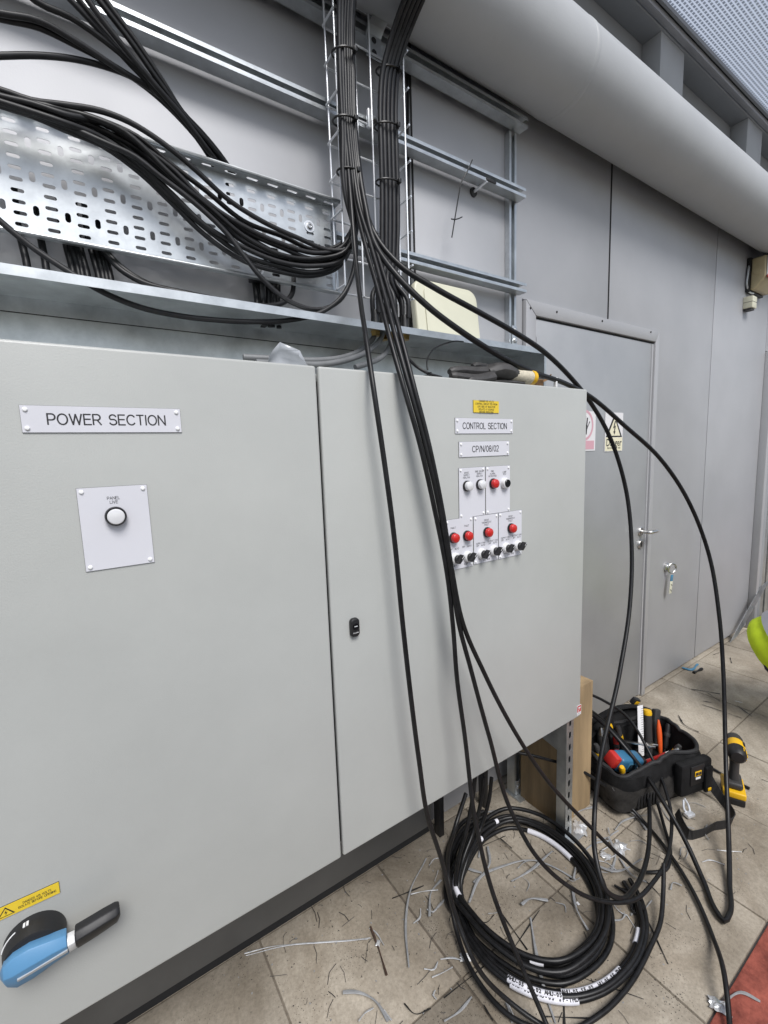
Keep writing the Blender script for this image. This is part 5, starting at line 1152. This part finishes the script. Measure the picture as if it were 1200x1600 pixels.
# ================================================================== WORKER AT THE RIGHT EDGE
jp = at(1173, 1006, X=3.0)
def skin(name, verts, edges, m, parent=None, sub=2):
    me = bpy.data.meshes.new(name); me.from_pydata([v[0] for v in verts], edges, [])
    o = bpy.data.objects.new(name, me); col.objects.link(o)
    mo = o.modifiers.new('skin', 'SKIN'); mo.use_smooth_shade = True
    for i, v in enumerate(verts):
        d = me.skin_vertices[0].data[i]; d.radius = v[1] if isinstance(v[1], tuple) else (v[1], v[1]); d.use_root = (i == 0)
    o.modifiers.new('sub', 'SUBSURF').levels = sub; o.modifiers['sub'].render_levels = sub
    dg = bpy.context.evaluated_depsgraph_get(); m2 = bpy.data.meshes.new_from_object(o.evaluated_get(dg)); bpy.data.objects.remove(o)
    m2.name = name; m2.materials.clear(); m2.materials.append(m); 
    for f in m2.polygons: f.use_smooth = True
    return link(name, m2, parent)
# crouched, torso bent forward, hips towards the camera's left; local frame: +X forward
PM = Matrix.Translation((3.06, .815, 0)) @ Matrix.Rotation(R(-84), 4, 'Z')
def L3(x, y, z): return tuple(PM @ Vector((x, y, z)))
person = thing('person', 'crouching worker in a lime hi-vis jacket at the right picture edge', 'person', PM @ Vector((.3, 0, 0)))
V = [(L3(.10, 0, .40), (.15, .13)), (L3(.24, 0, .53), (.14, .12)), (L3(.40, 0, .68), (.17, .12)), (L3(.52, 0, .79), (.12, .10)), (L3(.60, 0, .87), .055), (L3(.66, 0, .93), (.075, .085)), (L3(.72, 0, 1.02), (.085, .095)), (L3(.74, 0, 1.09), (.06, .065)),
     (L3(.10, .10, .37), .10), (L3(.44, .17, .42), .075), (L3(.22, .18, .12), .052), (L3(.20, .18, .06), .042), (L3(.36, .19, .035), .035),
     (L3(.10, -.10, .37), .10), (L3(.44, -.17, .36), .075), (L3(.24, -.18, .10), .052), (L3(.22, -.18, .06), .042), (L3(.38, -.19, .035), .035),
     (L3(.52, .20, .76), .068), (L3(.70, .25, .55), .045), (L3(.84, .16, .38), .034), (L3(.89, .14, .33), .03),
     (L3(.52, -.20, .76), .068), (L3(.70, -.25, .55), .045), (L3(.84, -.16, .38), .034), (L3(.89, -.14, .33), .03)]
E_ = [(0, 1), (1, 2), (2, 3), (3, 4), (4, 5), (5, 6), (6, 7), (0, 8), (8, 9), (9, 10), (10, 11), (11, 12), (0, 13), (13, 14), (14, 15), (15, 16), (16, 17), (3, 18), (18, 19), (19, 20), (20, 21), (3, 22), (22, 23), (23, 24), (24, 25)]
skin('body', V, E_, M['skin'], person)
for s_ in (1, -1):   # fingers
    for k, (dy, Lf) in enumerate(((-.024, .055), (-.008, .068), (.008, .064), (.022, .05))):
        b0 = Vector((.90, s_*.14+dy, .32)); skin('finger', [(L3(*b0), .0095), (L3(b0.x+Lf*.5, b0.y, b0.z-.012), .009), (L3(b0.x+Lf*.8, b0.y, b0.z-.035), .008)], [(0, 1), (1, 2)], M['skin'], person, 1)
    b0 = Vector((.88, s_*.14-s_*.03, .33)); skin('thumb', [(L3(*b0), .010), (L3(b0.x+.03, b0.y-s_*.02, b0.z-.01), .009), (L3(b0.x+.05, b0.y-s_*.02, b0.z-.03), .008)], [(0, 1), (1, 2)], M['skin'], person, 1)
VT = [(L3(.10, 0, .40), (.17, .15)), (L3(.20, 0, .48), (.15, .13)), (L3(.10, .11, .37), .115), (L3(.45, .17, .42), .088), (L3(.23, .18, .13), .068), (L3(.22, .18, .07), .066), (L3(.10, -.11, .37), .115), (L3(.45, -.17, .36), .088), (L3(.25, -.18, .12), .068), (L3(.24, -.18, .07), .066)]
skin('trousers', VT, [(0, 1), (0, 2), (2, 3), (3, 4), (4, 5), (0, 6), (6, 7), (7, 8), (8, 9)], M['navy'], person)
VJ = [(L3(-.02, 0, .345), (.205, .175)), (L3(.06, 0, .40), (.225, .195)), (L3(.15, 0, .475), (.215, .175)), (L3(.25, 0, .56), (.19, .155)), (L3(.40, 0, .70), (.20, .15)), (L3(.52, 0, .80), (.15, .125)), (L3(.575, 0, .85), (.085, .085)), (L3(.53, .21, .77), .092), (L3(.71, .26, .55), .068), (L3(.82, .17, .41), .056), (L3(.53, -.21, .77), .092), (L3(.71, -.26, .55), .068), (L3(.82, -.17, .41), .056)]
jk = skin('jacket', VJ, [(0, 1), (1, 2), (2, 3), (3, 4), (4, 5), (5, 6), (5, 7), (7, 8), (8, 9), (5, 10), (10, 11), (11, 12)], M['hivis'], person)
ax = (Vector(L3(.40, 0, .70))-Vector(L3(.13, 0, .46))).normalized()
def hoop(c, ra, rb, wdt, name, m):
    c = Vector(L3(*c)); s = PM.to_3x3() @ Vector((0, 1, 0)); n_ = ax.cross(s); mb = MB(); secs = []
    for k in range(33):
        t = 2*math.pi*k/32; p = c+s*(ra*math.cos(t))+n_*(rb*math.sin(t)); o_ = (s*math.cos(t)+n_*math.sin(t))*.004
        secs.append([p-ax*wdt, p+ax*wdt, p+ax*wdt+o_, p-ax*wdt+o_])
    return mb.loft(secs, False, True).build(name, M[m], person)
hoop((.12, 0, .452), .212, .180, .022, 'reflective_band', 'reflect'); hoop((.36, 0, .665), .214, .166, .026, 'reflective_band', 'reflect')
hdm = Matrix.Translation(PM @ Vector((.71, 0, 1.03))) @ Matrix.Rotation(R(-84), 4, 'Z') @ Matrix.Rotation(R(28), 4, 'Y')
MB().lathe([(.112, .015), (.125, .02), (.112, .03), (.108, .07), (.085, .115), (.045, .138), (0, .143)], hdm, 28).build('helmet', M['white'], person)
MB().lathe([(.075, -.05), (.098, -.02), (.104, .014)], hdm @ Matrix.Translation((-.012, 0, 0)), 24).build('hair', M['hair'], person)
for s_ in (1, -1):
    MB().lathe([(0, -.009), (.008, -.005), (.010, 0), (.008, .005), (0, .009)], hdm @ Matrix.Translation((.092, s_*.032, -.035)), 10).build('eye', M['ink'], person)
    MB().lathe([(0, -.016), (.008, -.012), (.012, 0), (.008, .012), (0, .016)], hdm @ Matrix.Translation((0, s_*.092, -.04)), 10).build('ear', M['skin'], person)
skin('nose', [(tuple(hdm @ Vector((.092, 0, -.03))), .008), (tuple(hdm @ Vector((.112, 0, -.062))), .012), (tuple(hdm @ Vector((.098, 0, -.07))), .010)], [(0, 1), (1, 2)], M['skin'], person, 1)
MB().tube([hdm @ Vector(p) for p in ((.086, -.022, -.095), (.097, 0, -.097), (.086, .022, -.095))], .005, 6).build('mouth', M['pink'], person)
for s_ in (1, -1):
    MB().loft([[Vector(L3(x, s_*.185+w_*math.cos(t), .012+hh_*(1+math.sin(t)))) for t in [2*math.pi*k/12 for k in range(12)]] for x, w_, hh_ in ((.13, .035, .035), (.18, .046, .055), (.26, .050, .045), (.34, .052, .032), (.41, .035, .022))]).build('boot', M['black'], person)

# ================================================================== OFFCUTS ON THE FLOOR
def strip(pts, r, m, name, label, cat, group, flat=.55, z=.004, curl=0.0):
    P = [at(x, y, Z=z) for x, y in pts]
    S = spline(P, .008)
    ph = random.uniform(0, 6.28)
    S = [s+Vector((0, 0, (.5+.5*math.sin(i*.21+ph))*curl)) for i, s in enumerate(S)]
    o = MB().tube(S, r, 8, flat=flat, rfun=lambda t: r*(.8+.3*math.sin(t*7+ph))).build(name, M[m]); return tag(o, label, cat, group)
SLS = ['long grey sheath strip curving upright on the slab left of the coil', 'longest grey sheath strip arching right across the inside of the coil', 'short straight grey sheath strip crossing the arch inside the coil', 'thin grey sheath strip poking over the upper left of the coil', 'hooked grey sheath strip at the upper left inside the coil', 'small curved grey sheath strip in the middle of the coil', 'long grey sheath strip running down under the coil to the picture bottom', 'bent grey sheath strip close outside the left of the coil', 'short straight grey sheath strip touching the bent one left of the coil', 'curved grey sheath strip left of centre at the picture bottom', 'short grey sheath strip lying at the picture bottom below the white paper', 'stubby grey sheath strip at the picture bottom under the loose coil', 'small curled grey sheath strip above the foil pile by the tool bag', 'grey sheath strip arching over the right side of the coil', 'grey sheath strip dropping inside the right side of the coil', 'bent grey sheath strip along the bottom of the foil pile', 'short grey sheath strip standing up through the foil pile', 'grey sheath strip slanting down right out of the foil pile', 'grey sheath strip just in front of the tool bag left end', 'grey sheath strip under the snap hook of the tool bag', 'curled grey sheath strip lying on the red strip', 'straight grey sheath strip in the shade behind the coil', 'grey sheath strip at the right foot of the timber post', 'short grey sheath strip inside the top of the coil']
for lab, pts in zip(SLS, ([(666, 1342), (643, 1388), (634, 1443), (639, 1514)], [(733, 1411), (753, 1370), (790, 1352), (836, 1347), (877, 1361), (900, 1375)], [(799, 1377), (836, 1356), (863, 1331)],
            [(703, 1331), (730, 1356), (753, 1365)], [(762, 1324), (765, 1352), (740, 1379)], [(815, 1416), (827, 1407), (856, 1407)], [(829, 1434), (836, 1480), (847, 1535), (868, 1599)],
            [(671, 1434), (675, 1393), (689, 1375)], [(675, 1427), (698, 1402)], [(536, 1553), (556, 1553), (588, 1567), (607, 1595)], [(694, 1597), (717, 1581), (737, 1558)], [(792, 1569), (801, 1599)],
            [(961, 1297), (972, 1284), (996, 1277)], [(896, 1376), (903, 1345), (927, 1321), (955, 1315)], [(894, 1390), (903, 1428), (919, 1455)], [(917, 1345), (955, 1363), (1003, 1342)], [(951, 1311), (961, 1332), (955, 1363)],
            [(968, 1342), (992, 1373), (1010, 1380)], [(961, 1260), (992, 1273), (1010, 1297)], [(1030, 1256), (1054, 1287), (1085, 1297)], [(1133, 1565), (1164, 1552), (1188, 1565)],
            [(745, 1270), (770, 1268), (795, 1266)], [(895, 1275), (912, 1266), (930, 1260)], [(760, 1300), (752, 1318), (748, 1340)])):
    strip(pts, random.uniform(.0034, .0054), 'sheath', 'sheath_offcut', lab, 'offcut', 'grey sheath offcuts', .5, .005, .007)
FLS = ['upper of two long silvery film strands on the left slab', 'lower of two long silvery film strands on the left slab', 'silvery strip beside the loose coil upper end', 'curled silvery strip on the slab right of the loops', 'straight silvery strip below the bag strap', 'thin silvery strip continuing under the loose coil', 'silvery strip on top of the foil pile', 'silvery strip standing up in the foil pile', 'silvery strip at the left rim of the coil', 'silvery strip tangled round the rusty spike', 'silvery strip left in the foil pile', 'short silvery strip at the picture bottom left of centre', 'tiny silvery strip far off near the person', 'short silvery strip under the loose coil at the bottom']
for lab, pts in zip(FLS, ([(382, 1491), (419, 1480), (487, 1475), (579, 1466)], [(384, 1493), (430, 1482), (500, 1473), (575, 1469)], [(951, 1404), (972, 1428), (980, 1431)], [(1097, 1347), (1109, 1344), (1132, 1352)], [(1120, 1328), (1159, 1332)], [(980, 1431), (995, 1455), (1004, 1480)],
            [(940, 1330), (960, 1322), (985, 1328)], [(945, 1345), (965, 1335), (975, 1318)], [(690, 1360), (700, 1345), (712, 1340)], [(577, 1450), (585, 1455), (600, 1478)], [(930, 1345), (950, 1350), (965, 1362)], [(600, 1580), (612, 1596)], [(1148, 1095), (1160, 1098)], [(795, 1572), (806, 1596)])):
    strip(pts, .0022, 'foil', 'foil_strip', lab, 'offcut', 'foil strips', .5, .003, .004)
BLS = ['straight black tie offcut left of the coil beside the long grey strip', 'long thin black offcut across the slab joint below the white paper', 'black offcut leaning one way in the crossed pair inside the coil', 'black offcut leaning the other way in the crossed pair inside the coil', 'curled black wire offcut at the picture bottom left of the coil', 'longer black offcut far off near the wall foot', 'short black offcut branching from the far longer one', 'long straight black offcut on the far slabs before the loop', 'black offcut on the far slabs right of the tall loop', 'curled black tie behind the open tool bag', 'black tie end curling beside the loose coil end', 'straight thin black offcut right of the loose coil', 'long black tie sticking out under the loose coil right side', 'flat black tie lying under the loose coil at the bottom', 'small black tie head behind the tool bag', 'thin black wire at the top inside the coil', 'thin black wire forming a fork at the top inside the coil', 'thin black curve at the lower left inside the coil', 'short black offcut at the right edge beyond the driver', 'black splinter at the picture bottom below the coil', 'curved black tie below the coil between the two coils', 'short black offcut beside the blue scrap', 'tiny black offcut far off near the wall corner', 'black offcut in the shade under the cabinet middle', 'second black offcut in the shade under the cabinet', 'tiny black offcut left of the long far one']
for lab, pts in zip(BLS, ([(613, 1404), (662, 1384)], [(694, 1560), (756, 1510)], [(804, 1480), (843, 1423)], [(783, 1427), (824, 1484)], [(632, 1569), (648, 1585), (673, 1576)], [(1080, 1077), (1125, 1084)], [(1106, 1083), (1125, 1096)], [(1097, 1101), (1159, 1122)],
            [(1152, 1102), (1175, 1120)], [(1061, 1120), (1071, 1134), (1092, 1144)], [(1008, 1376), (1034, 1404), (1037, 1431)], [(1006, 1425), (1044, 1507)], [(900, 1524), (1006, 1562)], [(850, 1589), (927, 1591)], [(1060, 1118), (1066, 1127)],
            [(755, 1322), (790, 1306)], [(782, 1310), (800, 1326)], [(741, 1437), (760, 1442), (772, 1430)], [(1190, 1218), (1200, 1222)], [(756, 1570), (770, 1595)], [(1115, 1023), (1124, 1020)], [(860, 1548), (890, 1538), (896, 1520)], [(1141, 1028), (1143, 1036)], [(620, 1290), (668, 1270)], [(664, 1280), (690, 1295)], [(1098, 1095), (1112, 1098)])):
    strip(pts, random.uniform(.0014, .0024), 'tie', 'wire_offcut', lab, 'offcut', 'black offcuts on the floor', .7, .0025, .002)
strip([(879, 1524), (881, 1560), (882, 1604)], .0035, 'tie', 'cable_tie', 'long black tie lying under the loose coil labels', 'cable tie', None)
strip([(1092, 1189), (1130, 1210), (1171, 1232)], .0062, 'cable2', 'cable_offcut', 'straight black cable offcut lying behind the yellow driver', 'offcut', None, 1.0, .007)
strip([(579, 1448), (591, 1480), (604, 1523)], .0036, 'rust', 'rusty_nail', 'rusty brown spike lying on the paving left of the coil', 'spike', None, 1.0, .004)
strip([(1066, 1043), (1076, 1046), (1090, 1038)], .010, 'bluebit', 'blue_plug', 'blue plastic scrap on the floor by the wall foot', 'scrap', None, .6, .006)
strip([(1084, 1051), (1097, 1045)], .009, 'tie', 'black_stub', 'short thick black stub on the floor near the wall', 'scrap', None, 1.0, .008)
strip([(960, 1383), (985, 1340+60), (990, 1425), (1003, 1432)], .0075, 'cable', 'cable_end', 'black cable end rising inside the loops beside the coil', 'offcut', None, 1.0, .012)
def scrap(px, py, s, label, m='paper', name='paper_scrap'):
    """crumpled film: a folded, creased sheet"""
    c = at(px, py, Z=.003); n = 9; a0 = random.uniform(0, 6.28); vs = []; fs = []
    ks = [(random.uniform(0, 6.28), random.uniform(60, 190), random.uniform(.05, .16)) for _ in range(5)]
    for i in range(n):
        for j in range(n):
            u, v = (i/(n-1)-.5)*2, (j/(n-1)-.5)*2
            e = 1-.22*abs(math.sin(3*u+a0))-.22*abs(math.cos(4*v+a0)); x, y = u*s*e, v*s*.7*e
            h_ = sum(abs(math.sin((x*math.cos(d)+y*math.sin(d))*f_+d))*q_ for d, f_, q_ in ks)*s*.8
            vs.append(c+Vector((x*math.cos(a0)-y*math.sin(a0), x*math.sin(a0)+y*math.cos(a0), h_*(1-.6*max(abs(u), abs(v)))+random.uniform(0, s*.05))))
    for i in range(n-1):
        for j in range(n-1): fs.append((i*n+j, i*n+j+1, (i+1)*n+j+1, (i+1)*n+j))
    mb = MB(); mb.add(vs, fs); o = mb.build(name, M[m]); md = o.modifiers.new('t', 'SOLIDIFY'); md.thickness = .0006
    return tag(o, label, 'scrap')
scrap(728, 1496, .022, 'crumpled white paper scrap on the slab left of the coil')
scrap(905, 1294, .045, 'crumpled pale film around the foot of the slotted leg', 'foil', 'film_scrap')
scrap(968, 1325, .040, 'crumpled shiny foil in the pile between coil and tool bag', 'foil', 'film_scrap')
scrap(946, 1338, .026, 'small crumpled foil left of the shiny foil pile', 'foil', 'film_scrap')
scrap(1124, 1575, .035, 'crumpled clear film at the edge of the red strip', 'foil', 'film_scrap')
scrap(862, 1284, .018, 'little white scrap beside the timber post foot', 'paper')
scrap(903, 1412, .008, 'tiny white chip on the slab inside the coil', 'paper')
scrap(590, 1474, .013, 'small clear film scrap caught on the rusty spike', 'foil', 'film_scrap')
# more short sheath curls between coil, leg and bag, and thin crumbs of wire
zone = [((640, 700), (1330, 1440)), ((880, 1000), (1270, 1400)), ((960, 1060), (1380, 1480)), ((560, 760), (1480, 1590)), ((760, 900), (1340, 1470)), ((1000, 1120), (1260, 1340))]
for i in range(30):
    (xa, xb), (ya, yb) = zone[i % 6]; x, y = random.uniform(xa, xb), random.uniform(ya, yb); a_ = random.uniform(0, 3.14); l_ = random.uniform(8, 22); k_ = random.uniform(-9, 9)
    strip([(x-l_*math.cos(a_), y-l_*.7*math.sin(a_)), (x+k_*math.sin(a_), y-k_*math.cos(a_)), (x+l_*math.cos(a_), y+l_*.7*math.sin(a_))], random.uniform(.0013, .0030), 'sheath' if i % 3 else 'foil', 'sheath_curl', 'tiny sheath curl, one of five loose %s' % ('left of the coil', 'between coil and timber post', 'right of the loose coil end', 'at the picture bottom left', 'inside the coil', 'in front of the tool bag')[i % 6], 'offcut', 'small sheath curls '+('left of the coil', 'by the post', 'right of the loose coil', 'at the bottom left', 'inside the coil', 'before the bag')[i % 6], .5, .004, .006)
mb = MB()
for i in range(150):
    x, y = random.uniform(.35, 1.95), random.uniform(.45, 1.27); a_ = random.uniform(0, 3.14); l_ = random.uniform(.006, .03); b_ = a_+random.uniform(-.6, .6)
    p = Vector((x, y, .002)); mb.tube([p, p+Vector((math.cos(a_), math.sin(a_), .06))*l_, p+Vector((math.cos(a_)+math.cos(b_), math.sin(a_)+math.sin(b_), .02))*l_], random.uniform(.0004, .0010), 4)
tag(mb.build('wire_crumbs', M['ink']), 'thin dark wire crumbs and hairs scattered over the paving', 'crumbs', None, 'stuff')
# fine grit and chips: uncountable
mb = MB()
for k in range(700):
    if k % 3: x, y = random.uniform(.2, 1.7), random.uniform(.45, 1.28)
    else: x, y = random.uniform(1.2, 1.7)+random.gauss(0, .08), random.uniform(.7, 1.28)
    s = random.uniform(.0005, .0014); a = random.uniform(0, 3.14)
    mb.box(-s*1.6, s*1.6, -s*.7, s*.7, 0, s, Matrix.Translation((x, y, .0005)) @ Matrix.Rotation(a, 4, 'Z'))
tag(mb.build('grit', M['ink']), 'fine dark grit and wire crumbs scattered over the paving', 'grit', None, 'stuff')
mb = MB()
for k in range(260):
    x, y = random.uniform(.2, 2.4), random.uniform(.45, 1.28); s = random.uniform(.0006, .0018); a = random.uniform(0, 3.14)
    mb.box(-s*1.5, s*1.5, -s, s, 0, s*.6, Matrix.Translation((x, y, .0005)) @ Matrix.Rotation(a, 4, 'Z'))
tag(mb.build('pale_chips', M['sheath']), 'pale plastic chips scattered over the paving', 'chips', None, 'stuff')
